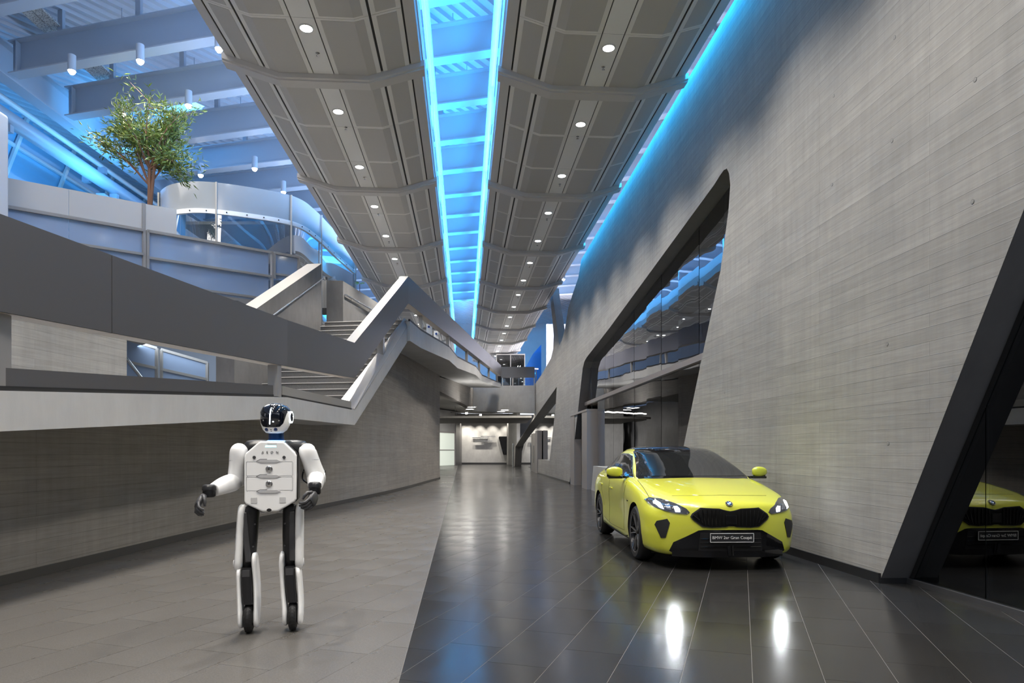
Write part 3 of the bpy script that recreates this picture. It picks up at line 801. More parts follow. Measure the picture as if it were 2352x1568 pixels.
q1 = at(788, 645, 21.5); q0 = at(750, 640, 21.4)
dv = Vector((0.148, 0.989, 0)) * 5.0
B().prism([Vector((q1.x, q1.y, 5.0)), Vector((q0.x, q0.y, 5.0)), Vector((q0.x, q0.y, 5.0)) + dv, Vector((q1.x, q1.y, 5.0)) + dv], (0, 0, q1.z - 5.0)).build('parapet_body', CONC_Q, par2)
hr2 = tag(empty('gallery_handrail', (0, 0, 0)), 'short steel handrail on the upper parapet beside the stair head', 'handrail')
a_ = q1 + Vector((0.08, 0.1, -0.42)); b2 = a_ + Vector((0.148, 0.989, 0)) * 4.2
B().tube([a_ + Vector((-0.06, 0, 0.0)), a_, b2], 0.026, 10).build('rail_tube', STAINLESS, hr2, smooth=True)
for t in (0.1, 0.5, 0.9):
    c = a_ + (b2 - a_) * t
    B().tube([c, c + Vector((-0.01, 0, -0.1)), c + Vector((-0.08, 0, -0.1))], 0.014, 8).build('bracket', STAINLESS, hr2, smooth=True)
rad = tag(empty('column_radiator', at(746, 722, 21.8)), 'slim grey ribbed upright unit between the two parapets', 'radiator')
for k in range(5): B().box((-0.06 + 0.03 * k, 0, 0.65), (0.02, 0.08, 0.9)).build('fin', FRAME, rad)
B().box((0, 0.02, 0.1), (0.15, 0.1, 0.2)).build('foot', BLACKM, rad)
B().box((0, 0.02, 1.14), (0.14, 0.1, 0.1)).build('top_box', BLACKM, rad)
# two white display boxes on the gallery
for k, (u, v, Y, lb) in enumerate(((986, 770, 27.2, 'white display box with a blue dot on the gallery, the shorter one'), (1003, 788, 27.6, 'white display box with a blue dot on the gallery, the taller one'))):
    e = tag(empty('display_box', (at(u, v, Y).x, Y, zt_g(Y))), lb, 'display')
    hgt = at(u, v - (25 if k == 0 else 27), Y).z - zt_g(Y)
    B().box((0, 0, hgt / 2), (0.19, 0.3, hgt)).build('box_body', WHITE, e, bevel=0.006)
    B().lathe([(0, 0), (0.045, 0), (0.045, 0.012), (0, 0.012)], 16, Matrix.Translation((0, -0.15, hgt - 0.12)) @ Matrix.Rotation(math.pi / 2, 4, 'X')).build('dot', mat('blue_dot', (0.01, 0.05, 0.25), 0.3), e)

LEDN = mat('neon_white', (1, 1, 1), 0.4, emit=(1, 0.95, 0.9), power=4)
# ================================================================ upper floor, frosted balustrade, lounge
struct(B().prism([(-26, 12.8, 4.75), (-11.6, 13.9, 4.75), (-6.9, 17.2, 4.75), (-6.6, 21.0, 4.75), (-5.6, 21.2, 4.75), (-5.6, 46, 4.75), (-26, 46, 4.75)], (0, 0, 0.38)).build('floor_upper', mat('upper_floor_stone', (0.13, 0.128, 0.125), 0.45)))
FROST = mat('blue_grey_glass', (0.36, 0.46, 0.62), 0.12, specular_ior_level=0.6)
FROST_T = mat('frosted_grey_glass', (0.60, 0.60, 0.58), 0.16, specular_ior_level=0.7)
for m_ in (FROST, FROST_T):
    g = bsdf(m_); g.inputs['Alpha'].default_value = 0.80 if m_ is FROST else 0.93
balu = tag(empty('glass_balustrade', (0, 0, 0)), 'frosted glass balustrade with warm grey frames on the upper floor', 'balustrade')
c0 = Vector((-10.78, 14.5, 5.13)); bd = Vector((4.03, 7.0, 0)); BL = bd.length; bd = bd / BL
def bp(u, z):                                         # point of the balustrade plane at photo column u
    k = (u - CX) / F
    t = (c0.x - k * c0.y) / (k * bd.y - bd.x)
    p = c0 + bd * t
    return Vector((p.x, p.y, z))
def zb(u): return 5.14 + 0.75 * (bp(u, 0) - Vector((c0.x, c0.y, 0))).length / BL
def vz(u, v):                                         # height of pixel on that plane
    p = bp(u, 0); return H + (V0 - v) * p.y / F
for (u0, u1, t0, t1, m0) in ((10, 157, 407, 434.5, 474), (158, 329, 434.7, 467.5, 500), (334, 405, 468.5, 481, 530)):
    nrm = Vector((bd.y, -bd.x, 0)) * 0.012
    zb0, zb1 = vz(u0, m0 if u0 < 300 else 531), vz(u1, 500 if u1 < 200 else (530 if u1 < 332 else 543))
    B().prism([bp(u0, zb0), bp(u1, zb1), bp(u1, vz(u1, t1)), bp(u0, vz(u0, t0))], nrm).build('frosted_pane', FROST_T, balu)
for (u0, u1) in ((10, 157), (158, 327), (338, 616), (628, 682)):
    nrm = Vector((bd.y, -bd.x, 0)) * 0.012
    top = lambda u: vz(u, 474 + (u - 10) * 0.172)
    lo_ = (lambda u: zb(u)) if u0 < 600 else (lambda u: vz(u, 640))
    B().prism([bp(u0, lo_(u0)), bp(u1, lo_(u1)), bp(u1, top(u1) - 0.02), bp(u0, top(u0) - 0.02)], nrm).build('blue_pane', FROST, balu)
fo = Vector((bd.y, -bd.x, 0)) * 0.05
for (u0, u1) in ((8, 328), (336, 622), (627, 684)):
    f = lambda u, dv: bp(u, vz(u, 475 + (u - 10) * 0.172 + dv)) + fo
    w0 = 0.055
    B().bar(f(u0, 0), f(u1, 0), 0.06, 0.07).build('frame_rail', FRAME, balu)
    B().bar(f(u0, 61 if u0 < 600 else 48), f(u1, 55 if u0 < 600 else 46), 0.06, 0.06).build('frame_rail', FRAME, balu)
    if u0 < 600: B().bar(f(u0, 118), f(u1, 108), 0.06, 0.06).build('frame_rail', FRAME, balu)
    for u in (u0, u1):
        B().bar(f(u, -1), Vector((f(u, 0).x, f(u, 0).y, zb(u) if u0 < 600 else vz(u, 640))), 0.06, 0.07, up=bd).build('frame_post', FRAME, balu)
B().bar(bp(329, vz(329, 467)) + fo * 0.3, bp(329, vz(329, 535)) + fo * 0.3, 0.04, 0.08, up=bd).build('clamp_post', FRAME, balu)
B().prism([bp(10, 5.10), bp(684, 5.10), bp(684, zb(684) + 0.02), bp(10, zb(10) + 0.02)], Vector((bd.y, -bd.x, 0)) * 0.16).build('base_channel', FRAME, balu)

# lower glazed guard behind the ramp
gg = tag(empty('glazed_guard', (0, 0, 0)), 'lower framed glass guard seen under the ramp railing', 'balustrade')
Yg = 17.6
ga0 = at(270, 770, Yg); ga1 = at(478, 820, Yg + 1.2)
def gpt(u, v): 
    t = (u - 270) / 208
    return at(u, v, Yg + 1.2 * t)
for u0, u1 in ((262, 360), (369, 476)):
    for a, c in ((gpt(u0, 771 + (u0 - 262) * 0.29), gpt(u1, 771 + (u1 - 262) * 0.29)), (gpt(u0, 824 + (u0 - 262) * 0.22), gpt(u1, 824 + (u1 - 262) * 0.22))):
        B().bar(a, c, 0.06, 0.07).build('frame_rail', FRAME, gg)
    for u in (u0 + 2, u1): B().bar(gpt(u, 771 + (u - 262) * 0.29), Vector((gpt(u, 900).x, gpt(u, 900).y, 2.2)), 0.06, 0.07, up=(1, 0, 0)).build('frame_post', FRAME, gg)
    B().prism([gpt(u0, 900), gpt(u1, 900), gpt(u1, 773 + (u1 - 262) * 0.29), gpt(u0, 773 + (u0 - 262) * 0.29)], (0, 0.012, 0)).build('blue_pane', FROST, gg)
B().tube([gpt(280, 795) + Vector((0, -0.3, 0)), gpt(356, 892) + Vector((0, -0.3, 0))], 0.05, 10).build('handrail', STAINLESS, gg, smooth=True)
struct(B().box((-12, 21.5, 3.5), (13, 0.2, 2.6)).build('wall_under_upper', mat('pale_blue_wall', (0.42, 0.47, 0.55), 0.6)))
struct(B().box((-11.5, 18.5, 2.1), (11, 7.5, 0.2)).build('floor_mid', CONC_S))
lamp('AREA', 'under_upper_light', (-9.5, 18.4, 4.6), 75, (0.75, 0.86, 1.0), target=(-9.5, 20.5, 2.4), shape='RECTANGLE', size=4, size_y=1.5)

# curved glass lounge
lounge = tag(empty('glass_lounge', (0, 0, 5.13)), 'curved glass lounge with a frosted parapet and bolted white rim', 'lounge')
plan = catmull([(-11.35, 27.5, 0), (-11.75, 23.4, 0), (-11.2, 22.05, 0), (-9.9, 21.55, 0), (-8.3, 22.1, 0), (-7.25, 22.9, 0), (-6.95, 24.3, 0), (-6.85, 26.5, 0), (-6.7, 29.0, 0)], 12)
zr0, zr1, zp1 = 3.72, 3.86, 4.72
def lrow(z, off=0.0):
    out = []
    for i, p in enumerate(plan):
        a = plan[max(i - 1, 0)]; c = plan[min(i + 1, len(plan) - 1)]
        d = (c - a).normalized(); n = Vector((d.y, -d.x, 0))
        out.append(Vector((p.x, p.y, z)) + n * off)
    return out
seg = [(0, 30), (30, 42), (42, 60), (60, 74), (74, len(plan) - 1)]
segs_p = [(0, 18), (18, 40), (40, 58), (58, 74), (74, len(plan) - 1)]
LG_P = mat('lounge_frosted_parapet', (0.30, 0.31, 0.315), 0.14, specular_ior_level=0.7)
for a, c in segs_p:
    B().grid([lrow(zr1, 0.0)[a:c + 1], lrow(zp1, 0.02)[a:c + 1]]).build('parapet_pane', LG_P, lounge, smooth=True)
rim = B().grid([lrow(zr0, 0.0), lrow(zr0, 0.06), lrow(zr1, 0.06), lrow(zr1, 0.0)]).build('rim', WHITE, lounge, smooth=30)
rr = lrow((zr0 + zr1) / 2, 0.065)
for k in range(6, len(rr) - 2, 4):
    d = (rr[k + 1] - rr[k]).normalized(); n = Vector((d.y, -d.x, 0))
    B().lathe([(0, 0), (0.022, 0), (0.022, 0.012), (0, 0.012)], 8, Matrix.Translation(rr[k]) @ n.to_track_quat('Z', 'Y').to_matrix().to_4x4()).build('bolt', BLACKM, rim)
GLASS_L = glazing('lounge_glass', (0.62, 0.68, 0.73), 0.05, 0.0008)
for a, c in segs_p:
    B().grid([lrow(0.0, 0.01)[a:c + 1], lrow(zr0, 0.01)[a:c + 1]]).build('glass_pane', GLASS_L, lounge, smooth=True)
for k in (18, 40, 58, 74, len(plan) - 1):
    p0, p1 = lrow(0.0, 0.05)[k], lrow(zp1, 0.06)[k]
    B().bar(p0, p1, 0.05, 0.05, up=(1, 0, 0)).build('mullion', FRAME, lounge)
# what stands inside the lounge
iw = tag(empty('lounge_partition', (-9.4, 25.4, 5.13)), 'pale partition with car outline drawing inside the lounge', 'partition')
B().box((0, 0, 1.1), (3.4, 0.1, 2.2)).build('partition_panel', mat('pale_partition', (0.50, 0.55, 0.62), 0.6), iw)
LINE = mat('blue_drawn_line', (0.02, 0.10, 0.30), 0.5)
def drawn(pts): B().tube(catmull([(x, -0.056, z) for x, z in pts], 8), 0.014, 6).build('drawn_line', LINE, iw)
drawn([(-0.5, 1.55), (-0.2, 1.85), (0.3, 1.95), (0.9, 1.85), (1.25, 1.65), (1.15, 1.5), (0.5, 1.5), (0.0, 1.52)])
drawn([(0.0, 1.3), (0.5, 1.22), (1.1, 1.2)])
drawn([(1.4, 1.7), (1.35, 1.55), (1.55, 1.35), (1.62, 1.2), (1.4, 1.25)])
bw = tag(empty('blue_ramp_wall', (-6.9, 25.6, 5.13)), 'bright blue sloping panel inside the right end of the lounge', 'panel')
B().prism([(-0.9, -1.6, 0), (0.0, 3.6, 0), (0.0, 3.6, 0.4), (0.0, 0.6, 1.5), (-0.4, -1.5, 2.2), (-0.9, -1.6, 1.5)], (-0.12, 0.05, 0)).build('blue_panel', mat('bright_blue_panel', (0.01, 0.20, 0.65), 0.5), bw)
struct(B().box((-9.3, 29.6, 6.93), (5.0, 0.15, 3.6)).build('wall_lounge_back', mat('lounge_dark_wall', (0.13, 0.12, 0.115), 0.6)))
B().box((-9.2, 25.8, 3.80), (3.7, 6.2, 0.10)).build('lounge_ceiling', mat('lounge_ceiling', (0.25, 0.26, 0.28), 0.6), lounge)
lamp('AREA', 'lounge_light', (-9.0, 24.8, 8.8), 200, (0.75, 0.88, 1.0), target=(-9.0, 24.9, 5), shape='RECTANGLE', size=2.5, size_y=2)
lamp('AREA', 'lounge_blue_light', (-7.6, 27.0, 8.8), 25, (0.05, 0.45, 1.0), target=(-7.2, 27.0, 5), shape='RECTANGLE', size=1.0, size_y=3)
# glazed meeting box and glass guard beyond the cross bridge
mb = tag(empty('meeting_box', (-0.1, 50.0, 5.5)), 'small dark glazed meeting box standing beyond the cross bridge', 'booth')
B().box((0, 0.6, 1.45), (2.1, 1.2, 2.9)).build('box_body', mat('booth_dark', (0.03, 0.032, 0.036), 0.3), mb)
B().box((0, -0.02, 1.45), (2.0, 0.02, 2.7)).build('glass_front', GLASS_N, mb)
for x in (-1.03, 0.0, 1.03): B().box((x, -0.05, 1.45), (0.06, 0.06, 2.9)).build('frame_post', FRAME, mb)
B().box((0, -0.05, 2.92), (2.12, 0.08, 0.08)).build('frame_rail', FRAME, mb)
for k in range(2): B().bar((0.35 + 0.16 * k, -0.09, 1.5), (0.55 + 0.16 * k, -0.09, 2.1), 0.03, 0.02, up=(0, 1, 0)).build('neon_line', LEDN, mb)
B().bar((0.8, -0.09, 1.75), (0.98, -0.09, 1.9), 0.03, 0.02, up=(0, 1, 0)).build('neon_line', LEDN, mb)
gr2 = tag(empty('bridge_glass_guard', (1.05, 46.5, 5.5)), 'clear glass guard with a pale handrail behind the cross bridge', 'balustrade')
B().box((0, 0, 0.75), (1.3, 0.02, 1.4)).build('glass_pane', GLASS_C, gr2)
B().tube([(-0.75, 0, 1.5), (0.75, 0, 1.45)], 0.05, 10).build('handrail', WHITE, gr2, smooth=True)
for x in (-0.6, 0.6): B().box((x, 0.02, 0.74), (0.06, 0.06, 1.48)).build('post', STAINLESS, gr2)
bp_ = tag(empty('blue_panel_wall', (1.9, 56, 5.5)), 'tall bright blue sloping panel behind the end of the east raft', 'panel')
B().prism([(-1.6, 0, 0), (0.5, 0, 0), (0.5, 0, 4.6), (-0.2, 0, 3.8), (-1.6, 0, 1.2)], (0, 0.2, 0)).build('panel_sheet', mat('bright_blue_panel', (0.01, 0.20, 0.65), 0.5), bp_)
# white rounded post at the very left
wpst = tag(empty('white_cladding_post', at(-12, 500, 13.8)), 'white rounded cladding panel cut by the left edge of the upper floor', 'panel')
wpst.location.z = 5.13
B().box((0, 0, 1.6), (0.25, 0.5, 3.0)).build('cladding', WHITE, wpst, bevel=0.08, seg=4)
# ================================================================ ROOF: deck, girders, beams
ZB = 12.0
BA = math.atan2(1568, 6016)
bx_ = Vector((math.cos(BA), -math.sin(BA), 0))         # along the beams
rd = Vector((0.587, 0.809, 0)); rn = Vector((0.809, -0.587, 0))
ZD = 13.62
rows = [[], []]
k = 0
prof = ((0.0, 0.0), (0.13, 0.0), (0.17, 0.10), (0.31, 0.10), (0.35, 0.0))
c0_ = Vector((0, 32, 0))
s = -46.0
while s < 46:
    for ds_, dz in prof[:-1]:
        a = c0_ + rn * (s + ds_); 
        rows[0].append(a - rd * 62 + Vector((0, 0, ZD + dz))); rows[1].append(a + rd * 52 + Vector((0, 0, ZD + dz)))
    s += 0.35
ceiling = struct(B().grid(rows).build('ceiling', DECK, clean=False))
def ibeam(name, p, q, depth, fl, parent=None, web=0.03, ft=0.035, z=ZB):
    p = Vector((p.x, p.y, z)); q = Vector((q.x, q.y, z))
    o = B()
    up = Vector((0, 0, 1))
    o.bar(p + up * (ft / 2), q + up * (ft / 2), fl, ft)
    o.bar(p + up * (depth - ft / 2), q + up * (depth - ft / 2), fl, ft)
    o.bar(p + up * (depth / 2), q + up * (depth / 2), web, depth - 2 * ft)
    return o
GX = -14.5
beam_roots = []
ORD = ('first', 'second', 'third', 'fourth', 'fifth', 'sixth', 'seventh', 'eighth', 'ninth', 'tenth', 'eleventh', 'twelfth', 'thirteenth', 'fourteenth', 'fifteenth', 'sixteenth')
for k in range(-3, 14):
    Y = 17.72 + 2.741 * k
    P = Vector((-0.431 * Y, Y, 0))
    t0 = (GX + 0.32 - P.x) / bx_.x
    t1 = (17.0 - P.x) / bx_.x
    p, q = P + bx_ * t0, P + bx_ * t1
    e = tag(empty('roof_beam', (p.x, p.y, ZB)), 'broad painted steel roof beam spanning the hall under the corrugated deck', 'beam', 'roof beams')
    L = (q - p).length
    bb = ibeam('x', Vector((0, 0, 0)), bx_ * L, 0.93, 0.36, z=0)
    bb.build('girder_profile', STEEL_B, e)
    if k < 8:
        for j in range(1, 12):
            t = j * 2.6 - 0.9
            if t > L: break
            B().box(bx_ * t + Vector((0, 0, 0.93 + 0.33)), (0.16, 0.10, 0.66), Matrix((bx_, Vector((-bx_.y, bx_.x, 0)), Vector((0, 0, 1)))).transposed()).build('post', STEEL_B, e)
    if k < 5:
        B().box(bx_ * 0.25 + Vector((0, -0.03, 0.46)), (0.03, 0.30, 0.84)).build('end_plate', STEEL_B, e)
    beam_roots.append(e)
gd = tag(empty('edge_girder', (GX, 8, ZB)), 'long steel edge girder carrying the ends of the roof beams', 'girder')
ibeam('x', Vector((0, 0, 0)), Vector((-0.2, 46, 0)), 0.95, 0.42, z=0).build('girder_profile', STEEL_B, gd)
# purlins and service trays running under the deck
for k, (y, x0, x1, z, lb) in enumerate(((16.3, -11.2, -1.5, 13.05, 'thin pale conduit under the deck between the nearest roof beams'), (18.9, -10.3, -1.2, 13.0, 'thin pale conduit under the deck behind the nearest beam pair'), (21.4, -9.8, -1.0, 13.0, 'thin pale conduit under the deck above the tree'))):
    e = tag(empty('conduit', (x0, y + 0.27 * (0 - x0) * 0.9, z)), lb, 'conduit')
    B().bar((0, 0, 0), bx_ * (x1 - x0), 0.05, 0.07).build('channel', STEEL_B, e)
    for j in range(4): B().bar(bx_ * (j * (x1 - x0) / 3.2 + 0.4), bx_ * (j * (x1 - x0) / 3.2 + 0.4) + Vector((0, 0, ZD - z)), 0.02, 0.02, up=(1, 0, 0)).build('hanger', STEEL_B, e)
tray = mat('perforated_tray', (0.62, 0.60, 0.57), 0.55)
tn = noise_fac(tray, mapped(tray, nn(tray, 'ShaderNodeTexCoord').outputs['Object'], (9, 9, 9)), 3, 1)
lk(tray, ramp(tray, tn, [(0.42, (0.30, 0.29, 0.28)), (0.5, (0.66, 0.64, 0.6))]), bsdf(tray).inputs['Base Color'])
e = tag(empty('cable_tray', (-13.0, 10, 13.15)), 'wide perforated cable tray running beside the edge girder', 'cable tray')
for k in range(2): B().bar((0.34 * k, 0, 0), (0.34 * k - 0.1, 34, 0), 0.30, 0.06).build('tray_strip', tray, e)
for k in range(8): B().bar((0.17, 2 + 4 * k, 0.0), (0.17, 2 + 4 * k, 0.5), 0.03, 0.03, up=(1, 0, 0)).build('hanger', STEEL_B, e)
# tubular edge truss and the blue-lit facade on the west
TUBE = mat('truss_tube_paint', (0.36, 0.42, 0.50), 0.35)
for k, (x, z, r, lb) in enumerate(((-15.15, 11.35, 0.24, 'thick round truss tube below the edge girder'), (-15.6, 12.2, 0.09, 'thin pale tube beside the thick truss tube, upper one'), (-16.2, 11.9, 0.12, 'slim pale tube beside the thick truss tube, outer one'), (-17.2, 10.2, 0.16, 'pale tube low on the blue facade'), (-18.4, 9.1, 0.2, 'lowest broad tube on the blue facade'))):
    e = tag(empty('truss_tube', (x, 12, z)), lb, 'tube')
    B().tube([(0, 0, 0), (-0.1, 34, 0)], r, 14).build('tube_body', TUBE if k == 0 else WHITE, e, smooth=True)
    for j in range(6):
        B().box((0.0, 3 + 5.5 * j, -r - 0.1), (0.28, 0.16, 0.22)).build('bracket', TUBE, e)
for k, (y, lb) in enumerate(((19.2, 'slanting strut of the blue facade nearest the white cladding'), (25.5, 'slanting strut of the blue facade behind the tree trunk'), (29.0, 'slanting strut of the blue facade next to the lounge'))):
    e = tag(empty('facade_strut', (-15.3, y, 10.72)), lb, 'strut')
    B().bar((0, 0, 0), (-0.9, 3.6, -3.2), 0.16, 0.2).build('strut_bar', WHITE, e)
    B().box((0, 0, 0.05), (0.3, 0.3, 0.3)).build('strut_head', TUBE, e)
facade = struct(B().prism([(-21.5, 8, 4.5), (-17.8, 8, 14.2), (-17.8, 48, 14.2), (-21.5, 48, 4.5)], (-0.1, 0, 0.04)).build('wall_facade_west', mat('facade_glass_blue', (0.30, 0.55, 0.75), 0.25)))
for k in range(14):
    y = 9 + 2.7 * k
    B().bar((-21.4, y, 4.6), (-17.7, y, 14.1), 0.10, 0.14, up=(0, 1, 0)).build('facade_mullion', WHITE, facade)
for z in (6.5, 8.6, 10.7, 12.6):
    x = lerp(-21.5, -17.8, (z - 4.5) / 9.7) + 0.08
    B().bar((x, 8.2, z), (x, 47.8, z), 0.10, 0.12).build('facade_transom', WHITE, facade)
struct(B().box((-3, 66, 9.8), (46, 0.3, 8.8)).build('wall_north_upper', CONC_W))
struct(B().box((7.2, 52, 8.0), (9.2, 0.3, 6.0)).build('wall_pale_east', CONC_W))
struct(B().box((19, 32, 6), (0.3, 70, 17)).build('wall_east_outer', CONC_W))
struct(B().box((-26, 30, 6), (0.3, 74, 17)).build('wall_west_outer', CONC_W))

# ================================================================ CEILING RAFTS with downlights
XB = (0.17, 0.205, 0.78, 1.00, 1.05, 1.50, 1.54, 1.70)
def zs(x): return max(0.0, abs(x) - 0.78) * 0.305
def raft(side, off, rib0, lamp0, lab):
    yr = rib0 - 21.6; y_end = 58.0
    org = Vector((AXK * yr + off, yr, RAFT_Z + SLP * yr))
    root = struct(empty('ceiling_raft_' + side, org))
    def R(s, x, z): return Vector((AXK * s + off + x, s - AXK * x, RAFT_Z + SLP * s + z)) - org
    sec = [-1.70, -1.54, -1.50, -1.05, -1.0, -0.78, -0.2, 0.2, 0.78, 1.0, 1.05, 1.5, 1.54, 1.70]
    rows = []
    for s in (yr, y_end):
        rows.append([R(s, -1.66, 0.85)] + [R(s, x, zs(x) + 0.02) for x in sec] + [R(s, 1.66, 0.85)])
    b = B().grid(rows); n = len(rows[0])
    b.f.append(tuple(range(n))); b.f.append(tuple(range(n, 2 * n)))
    b.build('raft_body', GROOVE, root)
    def plate(s0, s1, x0, x1, name, m, par, drop, thick=0.02, mg=0.0):
        xs = [x0] + [k for k in (-0.78, 0.78) if x0 < k < x1] + [x1]
        top = [[R(s, x, zs(x) - drop) for x in xs] for s in (s0, s1)]
        bot = [[R(s, x, zs(x) - drop + thick) for x in xs] for s in (s0, s1)]
        b = B(); b.grid(top); b.grid(bot)
        m_ = len(xs)
        for i in range(m_ - 1):
            for r in (0, 1): b.f.append((r * m_ + i, r * m_ + i + 1, 2 * m_ + r * m_ + i + 1, 2 * m_ + r * m_ + i))
        b.f.append((0, m_, 3 * m_, 2 * m_)); b.f.append((m_ - 1, 2 * m_ - 1, 4 * m_ - 1, 3 * m_ - 1))
        return b.build(name, m, par)
    s = yr
    while s < y_end - 1:
        e = min(s + 5.4, y_end)
        for r in range(3):
            a = s + 0.14 + (e - s - 0.14) * r / 3 + 0.004; c = s + 0.14 + (e - s - 0.14) * (r + 1) / 3 - 0.004
            for x0, x1 in ((-1.0, -0.188), (0.188, 1.0), (-1.50, -1.04), (1.04, 1.50)):
                p = plate(a, c, x0, x1, 'ceiling_panel', PANEL_F, root, 0.0)
                mx = 0.075
                plate(a + 0.05, c - 0.05, x0 + mx, x1 - mx, 'panel_insert', PANEL, p, 0.004, 0.008)
            plate(a, c, -0.17, 0.17, 'service_strip', PANEL_C, root, 0.0)
        for x0, x1 in ((-1.70, -1.53), (1.53, 1.70)):
            plate(s, e, x0, x1, 'edge_strip', RIBM, root, 0.005)
        for sg in (-1, 1):
            b = B(); b.bar(R(s, 1.69 * sg, 0.56), R(e, 1.69 * sg, 0.56), 0.02, 0.56); b.build('side_sheet', RIBM, root)
        # the rib that closes the bay
        b = B()
        xs = (-1.76, -0.79, 0.79, 1.76)
        def ring(x):
            z = zs(x); 
            return [R(s - 0.15, x, z + 0.02), R(s - 0.15, x, z - 0.085), R(s - 0.11, x, z - 0.10), R(s - 0.11, x, z - 0.125), R(s + 0.13, x, z - 0.125), R(s + 0.13, x, z + 0.02)]
        rg = [ring(x) for x in xs]
        b.grid(rg, closed=True); b.f.append(tuple(range(6))); b.f.append(tuple(range(18, 24)))
        b.build('rib', RIBM, root)
        for kk in range(2):
            q = R(s + 1.9 + 2.7 * kk, 0.03, -0.035)
            B().lathe([(0.0, 0.035), (0.035, 0.03), (0.012, 0.02), (0.012, -0.01), (0.028, -0.014), (0, -0.016)], 8, Matrix.Translation(q)).build('sprinkler', STAINLESS, root)
        s += 5.4
    k = -8
    while True:
        s = lamp0 + 2.715 * k; k += 1
        if s > y_end - 0.5: break
        if s < yr + 0.3: continue
        p = R(s, 0, 0) + org
        d = tag(empty('downlight', p), 'round lit downlight flush in the %s ceiling raft' % lab, 'lamp', 'downlights of the %s ceiling raft' % lab)
        B().lathe([(0, -0.012), (0.095, -0.012), (0.095, 0.01), (0, 0.01)], 24).build('lens', LAMPON, d)
        B().lathe([(0.095, -0.014), (0.118, -0.010), (0.118, 0.008), (0.095, 0.008)], 24, close=True).build('lamp_ring', LAMPRING, d)
        lamp('SPOT', 'downlight_beam', p + Vector((0, 0, -0.04)), 820 if s < 34 else 560, (1.0, 0.94, 0.85), rot=(0, 0, 0), spot_size=math.radians(112), spot_blend=0.85, shadow_soft_size=0.1)
    # chord tube and blue-lit upstand beside the light slot
    return root, R, org
rl, Rl, ol = raft('west', -2.49, 12.23, 10.74, 'west')
rr_, Rr, orr = raft('east', 2.38, 12.66, 11.28, 'east')
for (Rf, sg, rt) in ((Rl, 1, rl), (Rr, -1, rr_)):
    B().tube([Rf(4, sg * 1.74, 1.8), Rf(60, sg * 1.74, 1.8)], 0.075, 12).build('chord_tube', WHITE, rt, smooth=True)
    for j in range(11): B().bar(Rf(6 + 5 * j, sg * 1.72, 0.85), Rf(6 + 5 * j, sg * 1.72, 1.8), 0.05, 0.05, up=(1, 0, 0)).build('stanchion', WHITE, rt)
    for j in range(10): B().bar(Rf(4 + 5.4 * j, sg * 1.71, 0.75), Rf(9.38 + 5.4 * j, sg * 1.71, 0.75), 0.015, 0.4).build('upstand_sheet', WHITE, rt)

# ================================================================ spotlights hung below the roof beams
SPOTS = ((165, 163, 'cylinder spotlight hanging beside the cable tray at the edge girder'), (322, 140, 'cylinder spotlight on the nearest roof beam straight above the tree'),
         (503, 112, 'cylinder spotlight on the nearest roof beam beside the west raft'), (282, 262, 'cylinder spotlight shining through the leaves of the tree'),
         (433, 242, 'cylinder spotlight beside the upper leaves of the tree'), (594, 218, 'cylinder spotlight on the third roof beam beside the west raft'),
         (461, 402, 'cylinder spotlight over the lounge corner nearest the tree'), (585, 387, 'cylinder spotlight over the middle of the lounge'),
         (651, 441, 'cylinder spotlight over the lounge end nearest the west raft'), (1294, 641, 'cylinder spotlight between the east raft and the east wall'))
for k, (u, v, x) in enumerate(SPOTS):
    Y = F * (11.52 - H) / (V0 - v)
    p = at(u, v, Y)
    e = tag(empty('ceiling_spotlight', p), x, 'lamp', 'cylinder spotlights below the roof beams')
    B().lathe([(0, 0.0), (0.10, 0.0), (0.10, 0.42), (0, 0.42)], 16).build('housing', STEEL_B, e, smooth=40)
    B().lathe([(0, -0.10), (0.045, -0.085), (0.08, -0.04), (0.092, -0.005), (0, -0.005)], 16).build('lens', mat('spot_lens', (1, 1, 1), 0.4, emit=(1.0, 0.96, 0.90), power=60), e, smooth=True)
    lamp('SPOT', 'spot_beam', p + Vector((0, 0, -0.15)), 300, (1, 0.95, 0.88), rot=(0, 0, 0), spot_size=math.radians(90), spot_blend=0.8, shadow_soft_size=0.1)

